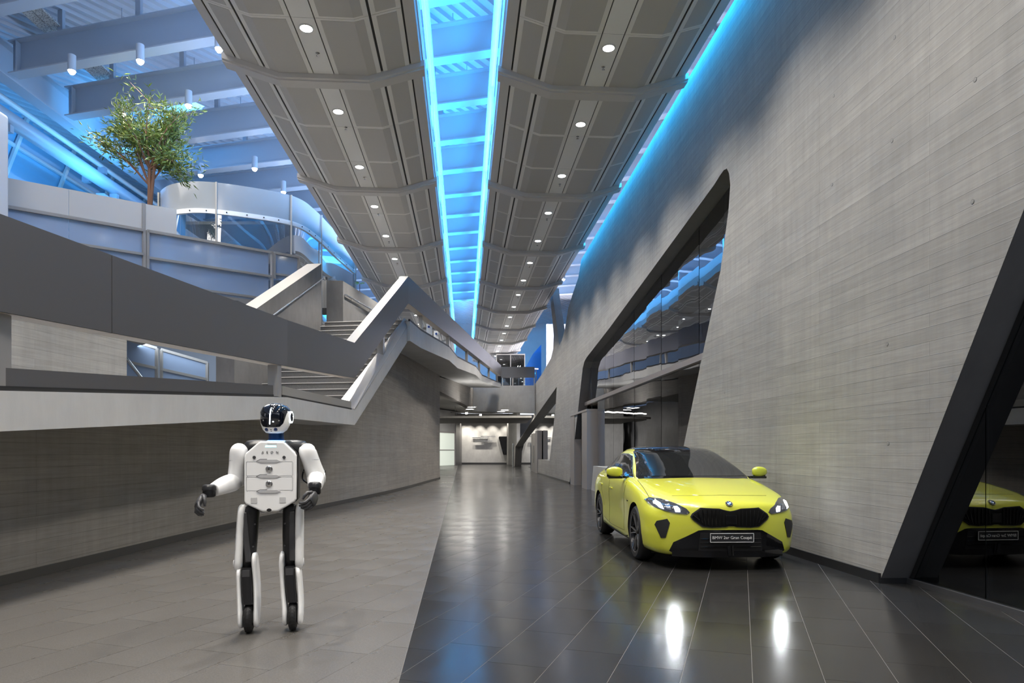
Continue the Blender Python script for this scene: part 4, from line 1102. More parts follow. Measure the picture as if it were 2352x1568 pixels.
# ================================================================ TREE on the upper floor
def tree(loc, height, cz, cr, nleaf, label, lean=0.0):
    e = tag(empty('bamboo_like_tree', loc), label, 'tree')
    rnd = random.Random(11)
    pot = B().lathe([(0, 0), (0.42, 0), (0.5, 0.55), (0.46, 0.56), (0.44, 0.5), (0, 0.5)], 24).build('planter', WHITE, e, smooth=40)
    BARK = mat('reddish_bark', (0.19, 0.09, 0.05), 0.7)
    LEAF = mat('narrow_green_leaf', (0.13, 0.19, 0.035), 0.45)
    lo = nn(LEAF, 'ShaderNodeTexCoord')
    lk(LEAF, ramp(LEAF, noise_fac(LEAF, lo.outputs['Object'], 5, 2), [(0.3, (0.055, 0.10, 0.02)), (0.55, (0.16, 0.22, 0.04)), (0.75, (0.30, 0.33, 0.06))]), bsdf(LEAF).inputs['Base Color'])
    trunk = B(); br = B(); tips = []
    t0 = [Vector((-0.10, 0, 0.5)), Vector((0.0, 0.02, 1.5)), Vector((0.06, 0, 2.6)), Vector((0.08, 0, cz - 1.25))]
    t1 = [Vector((0.10, 0.05, 0.5)), Vector((0.09, 0.03, 1.6)), Vector((0.10, 0, 2.7)), Vector((0.20, 0.02, cz - 1.1))]
    trunk.tube(catmull(t0, 5), 0.05, 8); trunk.tube(catmull(t1, 5), 0.045, 8)
    trunk.build('trunk', BARK, e, smooth=True)
    starts = [t0[-1], t1[-1], Vector((0.07, 0, cz - 1.7))]
    for i in range(26):
        a = rnd.uniform(0, 2 * math.pi); el = rnd.uniform(-0.25, 1.0)
        r = cr * rnd.uniform(0.55, 1.0)
        tip = Vector((math.cos(a) * r * 1.0, math.sin(a) * r * 0.8, cz + el * cr * 0.70 - 0.1 - 0.25 * (r / cr) ** 2))
        if i < 4: tip = Vector((cr * rnd.uniform(0.6, 0.85), rnd.uniform(-0.3, 0.6), cz - cr * rnd.uniform(0.9, 1.15)))
        if i in (4, 5): tip = Vector((-cr * 1.12, 0.1, cz - 0.28 - 0.15 * i * 0.2))
        s0 = rnd.choice(starts)
        mid = s0.lerp(tip, 0.5) + Vector((rnd.uniform(-.12, .12), rnd.uniform(-.12, .12), 0.18))
        path = catmull([s0, mid, tip], 5)
        br.tube(path, [0.026 * (1 - 0.8 * j / (len(path) - 1)) for j in range(len(path))], 6)
        for j in range(3, len(path)):
            tips.append((path[j], (path[j] - path[j - 1]).normalized()))
        for q in range(3):
            s1 = path[rnd.randrange(4, len(path) - 1)]
            t2 = s1 + Vector((rnd.uniform(-.45, .45), rnd.uniform(-.4, .4), rnd.uniform(-.1, .4)))
            br.tube([s1, t2], [0.009, 0.003], 5)
            tips.append((t2, (t2 - s1).normalized())); tips.append((s1.lerp(t2, 0.6), (t2 - s1).normalized()))
    br.build('branches', BARK, e, smooth=True)
    lv = B()
    for i in range(nleaf):
        p, d = rnd.choice(tips)
        p = p + Vector((rnd.gauss(0, .13), rnd.gauss(0, .13), rnd.gauss(0, .11)))
        dr = (d + Vector((rnd.gauss(0, .7), rnd.gauss(0, .7), rnd.gauss(-0.1, .6)))).normalized()
        sd = dr.cross(Vector((rnd.gauss(0, 1), rnd.gauss(0, 1), rnd.gauss(0, 1)))).normalized()
        nrm = dr.cross(sd)
        l = rnd.uniform(0.12, 0.23); wd = l * 0.10
        lv.add([p, p + dr * l * 0.4 + sd * wd + nrm * 0.008, p + dr * l + nrm * -0.02, p + dr * l * 0.4 - sd * wd + nrm * 0.008], [(0, 1, 2), (0, 2, 3)])
    o = lv.build('foliage', LEAF, e, clean=False); o['kind'] = 'stuff'
    return e
T = at(337, 466, 18.7)
tree((T.x, 18.7, 5.13), 6, at(350, 285, 18.7).z - 5.13 + 0.02, 1.22, 5200, 'slender tree with a rounded crown of narrow green leaves behind the balustrade')
tw = tag(empty('potted_plant', (at(826, 648, 27).x, 27, zt_g(27))), 'small sprig of a green plant peeping over the upper parapet', 'plant')
B().lathe([(0, 0), (0.2, 0), (0.26, 0.5), (0, 0.5)], 16).build('planter', WHITE, tw)
B().tube([(0, 0, 0.5), (0.02, 0, 1.2), (0, 0, at(826, 652, 27).z - zt_g(27))], 0.012, 6).build('stem', MATS['reddish_bark'], tw)
rnd = random.Random(3)
zz = at(826, 650, 27).z - zt_g(27)
for k in range(9):
    a = k * 0.75; q = Vector((0, 0, zz)); d = Vector((math.cos(a), 0.4 * math.sin(a), 0.15 * math.sin(2 * a))).normalized()
    sd = Vector((0, 0.6, 0.8)); l = 0.22
    B().add([q, q + d * l * .45 + sd * 0.03, q + d * l, q + d * l * .45 - sd * 0.03], [(0, 1, 2, 3)]).build('leaf', mat('fresh_leaf', (0.25, 0.33, 0.06), 0.5), tw)
# ================================================================ CAR
CAR = tag(empty('car', (0, 0, 0)), 'bright yellow four-door coupe with black roof parked by the concrete wall', 'car')
CAR.location = (2.415, 8.52, 0); CAR.rotation_euler = (0, 0, math.radians(2.0))
YEL = mat('yellow_car_paint', (0.59, 0.605, 0.05), 0.28, coat_weight=1.0, coat_roughness=0.04)
TYRE = mat('tyre_rubber', (0.014, 0.014, 0.015), 0.6)
CARGLASS = mat('dark_car_glass', (0.012, 0.013, 0.014), 0.02, coat_weight=0.5, specular_ior_level=0.55)
RIM_B = mat('black_alloy', (0.02, 0.02, 0.022), 0.22, 0.6)
RIM_S = mat('turned_alloy', (0.55, 0.55, 0.56), 0.25, 0.9)
CHROME = mat('chrome_trim', (0.75, 0.75, 0.75), 0.12, 1.0)
ARCH = mat('wheel_arch_liner', (0.008, 0.008, 0.008), 0.9)
def loft(rings, nr, ns):
    """closed mirrored body: rings are half sections (x>=0) from bottom centre to top centre"""
    R = len(rings); P = len(rings[0])
    half = []
    for j in range(P):
        half.append(catmull([rings[i][j] for i in range(R)], nr))        # along the car
    n_long = len(half[0])
    rows = []
    for i in range(n_long):
        sec = catmull([half[j][i] for j in range(P)], ns)
        full = [Vector((max(p.x, 0), p.y, p.z)) for p in sec]
        full[0].x = 0; full[-1].x = 0
        mir = [Vector((-p.x, p.y, p.z)) for p in full[1:-1]][::-1]
        rows.append(full + mir)
    return rows
def close_loft(rows):
    b = B(); b.grid(rows, closed=True)
    n = len(rows[0])
    b.f.append(tuple(range(n))); last = (len(rows) - 1) * n
    b.f.append(tuple(last + k for k in range(n)))
    return b
V = Vector
def sec(y, *pts): return [V((x, yy if yy is not None else y, z)) for x, yy, z in pts]
N_ = None
body_rings = [
 [V((0.02 * s, -0.893, 0.48 + 0.02 * t)) for s, t in ((0, -1), (.4, -1), (.7, -.7), (1, -.4), (1, 0), (1, .4), (.7, .7), (.4, 1), (0, 1))],
 sec(0, (0, -.889, .33), (.17, -.886, .335), (.34, -.872, .36), (.42, -.862, .42), (.44, -.858, .48), (.42, -.858, .54), (.34, -.864, .59), (.17, -.874, .615), (0, -.876, .62)),
 sec(0, (0, -.880, .235), (.33, -.868, .235), (.60, -.790, .25), (.71, -.745, .36), (.735, -.725, .49), (.71, -.725, .605), (.60, -.765, .675), (.33, -.822, .705), (0, -.832, .715)),
 sec(0, (0, -.835, .165), (.40, -.815, .165), (.72, -.690, .185), (.825, -.600, .33), (.845, -.560, .50), (.825, -.560, .63), (.70, -.630, .715), (.38, -.700, .752), (0, -.715, .765)),
 sec(-.40, (0, -.50, .155), (.44, -.50, .155), (.80, -.45, .175), (.882, -.40, .33), (.893, -.34, .50), (.878, -.30, .675), (.79, -.33, .785), (.44, -.40, .822), (0, -.42, .835)),
 sec(0, (0, N_, .16), (.46, N_, .16), (.83, N_, .18), (.900, N_, .33), (.906, N_, .52), (.892, N_, .725), (.80, N_, .855), (.45, N_, .895), (0, N_, .91)),
 sec(.45, (0, N_, .16), (.46, N_, .16), (.83, N_, .18), (.893, N_, .31), (.895, N_, .52), (.893, N_, .765), (.81, N_, .925), (.45, N_, .955), (0, N_, .965)),
 sec(.85, (0, N_, .16), (.46, N_, .16), (.83, N_, .18), (.890, N_, .30), (.882, N_, .52), (.890, N_, .785), (.82, N_, .955), (.45, N_, .985), (0, N_, .985)),
 sec(1.6, (0, N_, .16), (.46, N_, .16), (.83, N_, .18), (.893, N_, .30), (.880, N_, .52), (.892, N_, .805), (.82, N_, .97), (.45, N_, .985), (0, N_, .985)),
 sec(2.2, (0, N_, .17), (.46, N_, .17), (.83, N_, .19), (.895, N_, .31), (.890, N_, .54), (.900, N_, .825), (.82, N_, .985), (.45, N_, .995), (0, N_, .995)),
 sec(2.67, (0, N_, .18), (.46, N_, .18), (.83, N_, .20), (.900, N_, .34), (.908, N_, .56), (.905, N_, .84), (.81, N_, 1.0), (.45, N_, 1.01), (0, N_, 1.01)),
 sec(3.15, (0, N_, .20), (.46, N_, .20), (.80, N_, .22), (.88, N_, .36), (.893, N_, .58), (.875, N_, .86), (.74, N_, 1.02), (.42, N_, 1.045), (0, N_, 1.05)),
 sec(3.5, (0, 3.52, .24), (.42, 3.50, .24), (.72, 3.42, .27), (.80, 3.38, .40), (.81, 3.36, .60), (.78, 3.36, .86), (.66, 3.42, 1.03), (.40, 3.50, 1.07), (0, 3.53, 1.08)),
 sec(3.62, (0, 3.64, .34), (.34, 3.63, .34), (.60, 3.57, .37), (.66, 3.55, .46), (.68, 3.54, .62), (.65, 3.55, .82), (.55, 3.58, .95), (.34, 3.62, .98), (0, 3.63, .99)),
 [V((0.03 * s, 3.66, 0.65 + 0.03 * t)) for s, t in ((0, -1), (.4, -1), (.7, -.7), (1, -.4), (1, 0), (1, .4), (.7, .7), (.4, 1), (0, 1))],
]
for i, rg in enumerate(body_rings):
    for j in range(9):                                # bonnet and shoulders sit a little higher
        if 1 <= i <= 9: rg[j].z += (0.0, 0, 0, 0.0, 0.01, 0.02, 0.03, 0.032, 0.032)[j]
rows = loft(body_rings, 5, 4)
bodyB = close_loft(rows)
body = bodyB.build('body_shell', YEL, CAR, smooth=60)
bvh_body = BVHTree.FromPolygons([tuple(p) for p in bodyB.v], bodyB.f)
# wheel arches are cut out of the shell
cut = B()
for y, zc in ((0.0, 0.335), (2.67, 0.335)):
    for sg in (-1, 1):
        cut.lathe([(0, 0), (0.375, 0), (0.375, 0.30), (0, 0.30)], 40, Matrix.Translation((sg * 0.65 - (0.0 if sg > 0 else 0.0), y, zc)) @ Matrix.Rotation(sg * math.pi / 2, 4, 'Y'))
cutter = cut.build('cutter', ARCH, CAR)
md = body.modifiers.new('arch', 'BOOLEAN'); md.operation = 'DIFFERENCE'; md.object = cutter; md.solver = 'EXACT'
body.data.materials.append(ARCH)
bpy.context.view_layer.update()
dg = bpy.context.evaluated_depsgraph_get()
me = bpy.data.meshes.new_from_object(body.evaluated_get(dg))
body.modifiers.clear()
body.data = me
for p in me.polygons: p.use_smooth = True
me.set_sharp_from_angle(angle=math.radians(50))
bpy.data.objects.remove(cutter)
# faces inside the arches take the liner colour
for p in me.polygons:
    c = p.center
    for yy in (0.0, 2.67):
        if abs(c.x) < 0.955 and math.hypot(c.y - yy, c.z - 0.335) < 0.379 and abs(c.x) > 0.6:
            n = p.normal
            rad = V((0, c.y - yy, c.z - 0.335))
            if (rad.length > 0.3 and n.dot(rad.normalized()) < -0.5) or (abs(n.x) > 0.9 and abs(c.x) < 0.7):
                p.material_index = 1 if len(me.materials) > 1 else 0

# cabin
def cab(y, zb, xb, xr, zr, zc, xm=None):
    xm = xm if xm else lerp(xb, xr, 0.45)
    return [V((0, y, zb - 0.04)), V((xb * 0.5, y, zb - 0.04)), V((xb, y, zb)), V((xm, y, lerp(zb, zr, 0.5))), V((xr, y, zr)), V((xr * 0.6, y, lerp(zr, zc, 0.75))), V((0, y, zc))]
cab_rings = [
 cab(.36, .90, .72, .70, .925, .945), cab(.55, .92, .765, .735, .975, 1.02), cab(.80, .93, .79, .70, 1.085, 1.135), cab(1.05, .935, .80, .645, 1.195, 1.255),
 cab(1.30, .94, .80, .605, 1.29, 1.355), cab(1.50, .95, .80, .595, 1.335, 1.405), cab(1.80, .95, .80, .59, 1.36, 1.432), cab(2.10, .955, .80, .585, 1.355, 1.428),
 cab(2.45, .965, .79, .57, 1.315, 1.385), cab(2.80, .98, .765, .545, 1.235, 1.300), cab(3.10, 1.0, .72, .53, 1.15, 1.20), cab(3.38, 1.02, .64, .52, 1.06, 1.085), cab(3.5, 1.0, .55, .5, 1.02, 1.03)]
for rg in cab_rings:
    for p in rg: p.z = p.z + 0.018 if p.z < 1.1 else 1.118 + (p.z - 1.1) * 0.90
crows = loft(cab_rings, 5, 5)
cabB = close_loft(crows)
cabin = cabB.build('cabin_shell', YEL, CAR, smooth=60)
bvh_cab = BVHTree.FromPolygons([tuple(p) for p in cabB.v], cabB.f)

def decal(name, poly, m, parent, axis, bvh, off=0.004, skirt=0.012, fine=0.05, smooth=True, ret=False):
    """outline drawn on one side view, wrapped on to the shell as a thin plate"""
    bm = bmesh.new()
    # refine outline
    pts = []
    n = len(poly)
    for i in range(n):
        a = V((poly[i][0], poly[i][1], 0)); c = V((poly[(i + 1) % n][0], poly[(i + 1) % n][1], 0))
        k = max(1, int((c - a).length / fine))
        for j in range(k): pts.append(a.lerp(c, j / k))
    f = bm.faces.new([bm.verts.new(p) for p in pts])
    bmesh.ops.triangulate(bm, faces=[f], ngon_method='BEAUTY')
    for it in range(4):
        es = [e for e in bm.edges if e.calc_length() > fine * 1.6]
        if not es: break
        bmesh.ops.subdivide_edges(bm, edges=es, cuts=1, use_grid_fill=False)
        bmesh.ops.triangulate(bm, faces=[f for f in bm.faces if len(f.verts) > 3])
    d = {'front': V((0, 1, 0)), 'left': V((1, 0, 0)), 'right': V((-1, 0, 0)), 'top': V((0, 0, -1))}[axis]
    last = None
    for vtx in bm.verts:
        a, c = vtx.co.x, vtx.co.y
        o = {'front': V((a, -3, c)), 'left': V((-3, a, c)), 'right': V((3, a, c)), 'top': V((a, c, 4))}[axis]
        h = bvh.ray_cast(o, d)
        if h[0] is None:
            q = bvh.find_nearest(o + d * 2.2)
            loc, nor = q[0], q[1]
        else: loc, nor = h[0], h[1]
        if nor.dot(d) > 0: nor = -nor
        vtx.co = loc + (nor * 0.5 - d * 0.5).normalized() * off
    bd = [e for e in bm.edges if e.is_boundary]
    ex = bmesh.ops.extrude_edge_only(bm, edges=bd)
    for g in ex['geom']:
        if isinstance(g, bmesh.types.BMVert): g.co += d * skirt
    bmesh.ops.recalc_face_normals(bm, faces=bm.faces)
    me = bpy.data.meshes.new(name); bm.to_mesh(me); bm.free()
    me.materials.append(m)
    if smooth:
        for p in me.polygons: p.use_smooth = True
        me.set_sharp_from_angle(angle=math.radians(40))
    o = bpy.data.objects.new(name, me); COL.objects.link(o); o.parent = parent
    return o
mir = lambda poly: [(-x, z) for x, z in poly]
# windscreen, roof, rear glass, side glass
decal('windscreen_surround', [(-.76, .975), (.76, .975), (.575, 1.362), (.3, 1.385), (-.3, 1.385), (-.575, 1.362)], BLACKG, CAR, 'front', bvh_cab, 0.006, 0.006, 0.035)
ws = decal('windscreen', [(-.715, 1.01), (.715, 1.01), (.54, 1.335), (.28, 1.358), (-.28, 1.358), (-.54, 1.335)], CARGLASS, CAR, 'front', bvh_cab, 0.010, 0.004, 0.035)
decal('roof_panel', [(-.53, 1.34), (-.3, 1.22), (.3, 1.22), (.53, 1.34), (.545, 1.8), (.54, 2.2), (.50, 2.48), (.3, 2.56), (-.3, 2.56), (-.50, 2.48), (-.54, 2.2), (-.545, 1.8)], BLACKG, CAR, 'top', bvh_cab, 0.008, 0.006, 0.08)
decal('rear_glass', [(-.42, 2.70), (.42, 2.70), (.40, 3.22), (-.40, 3.22)], CARGLASS, CAR, 'top', bvh_cab, 0.006, 0.006, 0.08)
side_all = [(.66, .985), (1.02, 1.155), (1.32, 1.270), (1.62, 1.305), (2.05, 1.308), (2.45, 1.265), (2.80, 1.175), (3.0, 1.075), (2.92, 1.025), (2.4, 1.0), (1.6, .985)]
win_f = [(.76, 1.008), (1.06, 1.148), (1.34, 1.250), (1.62, 1.282), (1.72, 1.284), (1.72, 1.005)]
win_r = [(1.78, 1.005), (1.78, 1.286), (2.05, 1.288), (2.43, 1.245), (2.75, 1.16), (2.90, 1.08), (2.85, 1.045), (2.4, 1.02)]
for ax in ('left', 'right'):
    decal('window_trim', side_all, CHROME if ax == 'left' else BLACKG, CAR, ax, bvh_cab, 0.005, 0.006, 0.035)
    decal('window_surround', [(y * 0.985 + 0.028, z * 0.93 + 0.079) for y, z in side_all], BLACKG, CAR, ax, bvh_cab, 0.0075, 0.004, 0.035)
    decal('side_window', win_f, CARGLASS, CAR, ax, bvh_cab, 0.010, 0.004, 0.035)
    decal('side_window', win_r, CARGLASS, CAR, ax, bvh_cab, 0.010, 0.004, 0.035)
# front: grille
gr = [(-.445, .565), (-.425, .60), (-.33, .665), (-.12, .655), (-.045, .635), (0, .628), (.045, .635), (.12, .655), (.33, .665), (.425, .60), (.445, .565), (.42, .53), (.32, .455), (.22, .445),
      (.06, .452), (.03, .462), (-.03, .462), (-.06, .452), (-.22, .445), (-.32, .455), (-.42, .53)]
gr = [(x, z + 0.04) for x, z in gr]
gf = decal('grille_frame', gr, mat('grille_frame_dark', (0.05, 0.05, 0.055), 0.18, 0.7), CAR, 'front', bvh_body, 0.012, 0.02, 0.03)
gi = decal('grille', [(x * 0.965, 0.596 + (z - 0.596) * 0.90) for x, z in gr], mat('grille_void', (0.003, 0.003, 0.003), 0.6, specular_ior_level=0.15), CAR, 'front', bvh_body, 0.0135, 0.004, 0.03)
for k in range(-9, 10):
    if abs(k) < 2: continue
    x = 0.043 * k
    h = bvh_body.ray_cast(V((x, -3, 0.56)), V((0, 1, 0)))[0]
    tilt = 0.03 * (1 if k > 0 else -1) * max(0, abs(k) - 5) / 2
    z1 = 0.685 - max(0, abs(x) - 0.30) * 0.62; z0 = 0.508 + max(0, abs(x) - 0.30) * 0.75
    if z1 - z0 < 0.03: continue
    B().bar(V((x + tilt * 0.6, h.y - 0.014, z1)), V((x - tilt * 0.6, h.y - 0.016, z0)), 0.009, 0.012, up=(0, 1, 0)).build('grille_slat', BLACKG, gi)
B().box((0, bvh_body.ray_cast(V((0, -3, .545)), V((0, 1, 0)))[0].y - 0.016, 0.575), (0.12, 0.012, 0.11)).build('sensor_cover', BLACKG, gi, bevel=0.005)
# lower intake with black frame
li = [(-.66, .215), (-.62, .285), (-.36, .425), (-.30, .432), (.30, .432), (.36, .425), (.62, .285), (.66, .215), (.60, .185), (.4, .165), (-.4, .165), (-.60, .185)]
li = [(x, z + (0.03 if z > .25 else 0.0)) for x, z in li]
lin = decal('lower_intake', li, BLACKG, CAR, 'front', bvh_body, 0.010, 0.02, 0.05)
decal('intake_mesh', [(-.36, .225), (-.34, .43), (.34, .43), (.36, .225)], mat('intake_black', (0.01, 0.01, 0.011), 0.45), lin, 'front', bvh_body, 0.014, 0.004, 0.06)
for z in (.27, .315, .36):
    pts = []
    for i in range(13):
        x = -0.34 + 0.68 * i / 12
        pts.append(bvh_body.ray_cast(V((x, -3, z)), V((0, 1, 0)))[0] + V((0, -0.016, 0)))
    B().tube(pts, 0.006, 6).build('intake_bar', BLACKG, lin, smooth=True)
B().bar(V((-.012, bvh_body.ray_cast(V((0, -3, .2)), V((0, 1, 0)))[0].y - .02, .175)), V((-.03, bvh_body.ray_cast(V((0, -3, .3)), V((0, 1, 0)))[0].y - .02, .29)), 0.04, 0.02, up=(0, 1, 0)).build('centre_blade', BLACKG, lin, bevel=0.004)
B().bar(V((.022, bvh_body.ray_cast(V((0, -3, .2)), V((0, 1, 0)))[0].y - .018, .175)), V((.012, bvh_body.ray_cast(V((0, -3, .3)), V((0, 1, 0)))[0].y - .018, .29)), 0.018, 0.02, up=(0, 1, 0)).build('centre_blade', BLACKM, lin)
# air curtains at the bumper corners
for sg in (-1, 1):
    ac = [(.745, .355), (.70, .36), (.655, .53), (.68, .575), (.78, .545), (.80, .50)]
    decal('air_curtain', ac if sg > 0 else mir(ac), BLACKM, CAR, 'front', bvh_body, 0.008, 0.01, 0.04)
    fl = [(.62, .20), (.66, .295), (.84, .27), (.80, .20)]
    # headlamps
    hl = [(.80, .715), (.755, .742), (.66, .735), (.55, .695), (.455, .643), (.425, .605), (.455, .583), (.56, .592), (.66, .612), (.745, .648), (.785, .685)]
    hl = [(x * 1.055 + (0.0), z + 0.05) for x, z in hl]
    P = hl if sg > 0 else mir(hl)
    lamp_ = decal('headlamp', P, mat('headlamp_glass', (0.05, 0.055, 0.07), 0.04, coat_weight=1.0), CAR, 'front', bvh_body, 0.010, 0.02, 0.03)
    DRL = mat('lit_headlamp_bar', (1, 1, 1), 0.3, emit=(0.92, 0.96, 1.0), power=22)
    for q in ([(.55, .655), (.595, .657), (.61, .712), (.575, .715), (.55, .69)], [(.71, .682), (.745, .695), (.785, .75), (.755, .768), (.722, .74)]):
        decal('daylight_lamp', q if sg > 0 else mir(q), DRL, lamp_, 'front', bvh_body, 0.014, 0.004, 0.02)
    for q in ([(.635, .675), (.68, .68), (.69, .73), (.645, .735)],):
        decal('projector', q if sg > 0 else mir(q), mat('headlamp_inner', (0.35, 0.38, 0.45), 0.15, 0.8), lamp_, 'front', bvh_body, 0.013, 0.004, 0.02)
    # bonnet crease line
    cr = [bvh_body.ray_cast(V((sg * lerp(.765, .80, t), lerp(.40, -.36, t), 3)), V((0, 0, -1)))[0] for t in [i / 14 for i in range(15)]]
    B().tube([p + V((0, 0, 0.0005)) for p in cr], 0.0035, 5).build('bonnet_gap', mat('shut_line', (0.05, 0.05, 0.005), 0.6), CAR)
# bonnet leading edge shut line
pts = [bvh_body.ray_cast(V((x, -0.585 + 0.10 * (abs(x) / 0.6) ** 2.5, 3)), V((0, 0, -1)))[0] for x in [-.56 + .056 * i for i in range(21)]]
B().tube(pts, 0.003, 5).build('bonnet_gap', MATS['shut_line'], CAR)
# badge
h = bvh_body.ray_cast(V((0, -3, .748)), V((0, 1, 0))); nrm = h[1] if h[1].y < 0 else -h[1]
Mq = Matrix.Translation(h[0]) @ nrm.to_track_quat('Z', 'Y').to_matrix().to_4x4()
badge = B().lathe([(0, 0.006), (0.041, 0.005), (0.041, -0.004), (0, -0.004)], 32, Mq).build('badge', BLACKG, CAR, smooth=40)
B().lathe([(0.036, 0.0065), (0.041, 0.0075), (0.041, 0.004), (0.036, 0.004)], 32, Mq, close=True).build('badge_ring', CHROME, badge)
B().lathe([(0.022, 0.0068), (0.0245, 0.0085), (0.0245, 0.005), (0.022, 0.005)], 32, Mq, close=True).build('badge_ring', CHROME, badge)
QB, QW = mat('badge_blue', (0.02, 0.16, 0.55), 0.25), mat('badge_white', (0.8, 0.8, 0.8), 0.3)
for q in range(4):
    a0 = q * math.pi / 2
    vs = [V((0, 0, 0.0072))] + [V((0.022 * math.cos(a0 + math.pi / 2 * i / 8), 0.022 * math.sin(a0 + math.pi / 2 * i / 8), 0.0072)) for i in range(9)]
    B().add([Mq @ v for v in vs], [(0, i, i + 1) for i in range(1, 9)]).build('badge_quarter', QW if q % 2 == 0 else QB, badge)
def text_mesh(s, size, name, m, parent, M, ext=0.0015, spacing=1.0):
    c = bpy.data.curves.new(name, 'FONT'); c.body = s; c.size = size; c.align_x = 'CENTER'; c.align_y = 'CENTER'; c.extrude = ext; c.space_character = spacing
    o = bpy.data.objects.new(name, c); COL.objects.link(o)
    bpy.context.view_layer.update()
    me = bpy.data.meshes.new_from_object(o.evaluated_get(bpy.context.evaluated_depsgraph_get()))
    bpy.data.objects.remove(o)
    me.transform(M)
    me.materials.clear(); me.materials.append(m)
    r = bpy.data.objects.new(name, me); COL.objects.link(r); r.parent = parent
    return r
# badge letters on the black ring
for ch, a in (('B', 130), ('M', 90), ('W', 50)):
    a = math.radians(a)
    text_mesh(ch, 0.013, 'badge_letter', QW, badge, Mq @ Matrix.Translation((0.0305 * math.cos(a), 0.0305 * math.sin(a), 0.0068)) @ Matrix.Rotation(a - math.pi / 2, 4, 'Z'), 0.0005)
# number plate
yp = min(bvh_body.ray_cast(V((x, -3, z)), V((0, 1, 0)))[0].y for x in (0, .25, -.25) for z in (.31, .41)) - 0.03
plate = B().box((0, yp, 0.378), (0.50, 0.014, 0.105)).build('number_plate', mat('plate_charcoal', (0.022, 0.023, 0.026), 0.4), CAR, bevel=0.006)
PW = mat('plate_white', (0.78, 0.78, 0.78), 0.4)
for a, c in (((-.243, .330), (.243, .330)), ((.243, .330), (.243, .426)), ((.243, .426), (-.243, .426)), ((-.243, .426), (-.243, .330))):
    B().bar(V((a[0], yp - 0.008, a[1])), V((c[0], yp - 0.008, c[1])), 0.006, 0.003, up=(0, 1, 0)).build('plate_border', PW, plate)
Mt = Matrix.Translation((0, yp - 0.0085, 0.378)) @ Matrix.Rotation(math.pi / 2, 4, 'X')
text_mesh('BMW 2er Gran Coupé', 0.0475, 'plate_text', PW, plate, Mt)
B().box((0, yp + 0.02, 0.378), (0.3, 0.05, 0.08)).build('plate_holder', BLACKM, plate)
# black splitter lip under the bumper
sp = []
for i in range(25):
    x = -0.635 + 1.27 * i / 24
    q = bvh_body.ray_cast(V((x, -3, .20)), V((0, 1, 0)))[0]
    sp.append(q)
b = B()
b.grid([[p + V((0, -.014, .03)) for p in sp], [p + V((0, -.016, -.045)) for p in sp], [p + V((0, .12, -.055)) for p in sp]])
b.build('splitter', BLACKG, CAR, smooth=40)
# mirrors
for sg in (-1, 1):
    rws = []
    for t in range(9):
        a = t / 8
        sz = math.sin(math.pi * min(max(a, .03), .97)) ** 0.30
        x = sg * lerp(0.895, 1.10, a)
        pw = lambda v: math.copysign(abs(v) ** 0.7, v)
        ring = [V((x, 0.77 + 0.05 * sz * pw(math.cos(q)) + 0.03 * a, 1.062 + 0.074 * sz * (1 - 0.12 * a) * pw(math.sin(q)))) for q in [2 * math.pi * i / 20 for i in range(20)]]
        rws.append(ring)
    mr = close_loft(rws).build('mirror_cap', YEL, CAR, smooth=60)
    B().box((sg * 0.985, 0.79, 0.985), (0.20, 0.085, 0.03)).build('mirror_base', BLACKG, mr, bevel=0.008)
    B().box((sg * 1.01, 0.82, 1.035), (0.17, 0.012, 0.085)).build('mirror_glass', CARGLASS, mr, bevel=0.004)
    B().bar(V((sg * 0.80, 0.80, 0.985)), V((sg * 0.92, 0.79, 0.990)), 0.06, 0.03).build('mirror_arm', BLACKG, mr)
    # flush door handles, sill and side details
    for y, z in ((1.62, .80), (2.42, .825)):
        hh = bvh_body.ray_cast(V((sg * 3, y, z)), V((-sg, 0, 0)))[0]
        B().box(hh + V((sg * 0.004, 0, 0)), (0.022, 0.19, 0.028)).build('door_handle', YEL, CAR, bevel=0.008, seg=3)
    sl = [(.42, .175), (2.26, .19), (2.22, .265), (1.9, .24), (.6, .225), (.42, .25)]
    decal('sill_trim', sl, BLACKM, CAR, 'left' if sg < 0 else 'right', bvh_body, 0.012, 0.01, 0.08)
    for pth in ([(.62, .93), (.66, .6), (.64, .30)], [(1.76, .96), (1.79, .6), (1.72, .28)], [(2.50, .97), (2.36, .75), (2.22, .5)], [(.62, .29), (1.2, .275), (1.72, .28), (2.2, .33)]):
        P2 = []
        for q in catmull([V((a, c, 0)) for a, c in pth], 7):
            hh = bvh_body.ray_cast(V((sg * 3, q.x, q.y)), V((-sg, 0, 0)))[0]
            if hh: P2.append(hh)
        B().tube(P2, 0.003, 5).build('shut_line', MATS['shut_line'], CAR)
    hh = bvh_body.ray_cast(V((sg * 3, .40, .70)), V((-sg, 0, 0)))[0]
    B().box(hh, (0.012, 0.06, 0.018)).build('side_badge', BLACKM, CAR, bevel=0.003)
# roof-line antenna
B().prism([(-.02, 2.62, 1.355), (.02, 2.62, 1.355), (.012, 2.75, 1.325), (-.012, 2.75, 1.325)], (0, 0.02, 0.045)).build('antenna_fin', YEL, CAR, bevel=0.006)
# rear lamps
for sg in (-1, 1):
    B().box((sg * .60, 3.47, .86), (.30, .06, .10)).build('rear_lamp', mat('red_lamp', (0.35, 0.01, 0.01), 0.15), CAR, bevel=0.02)
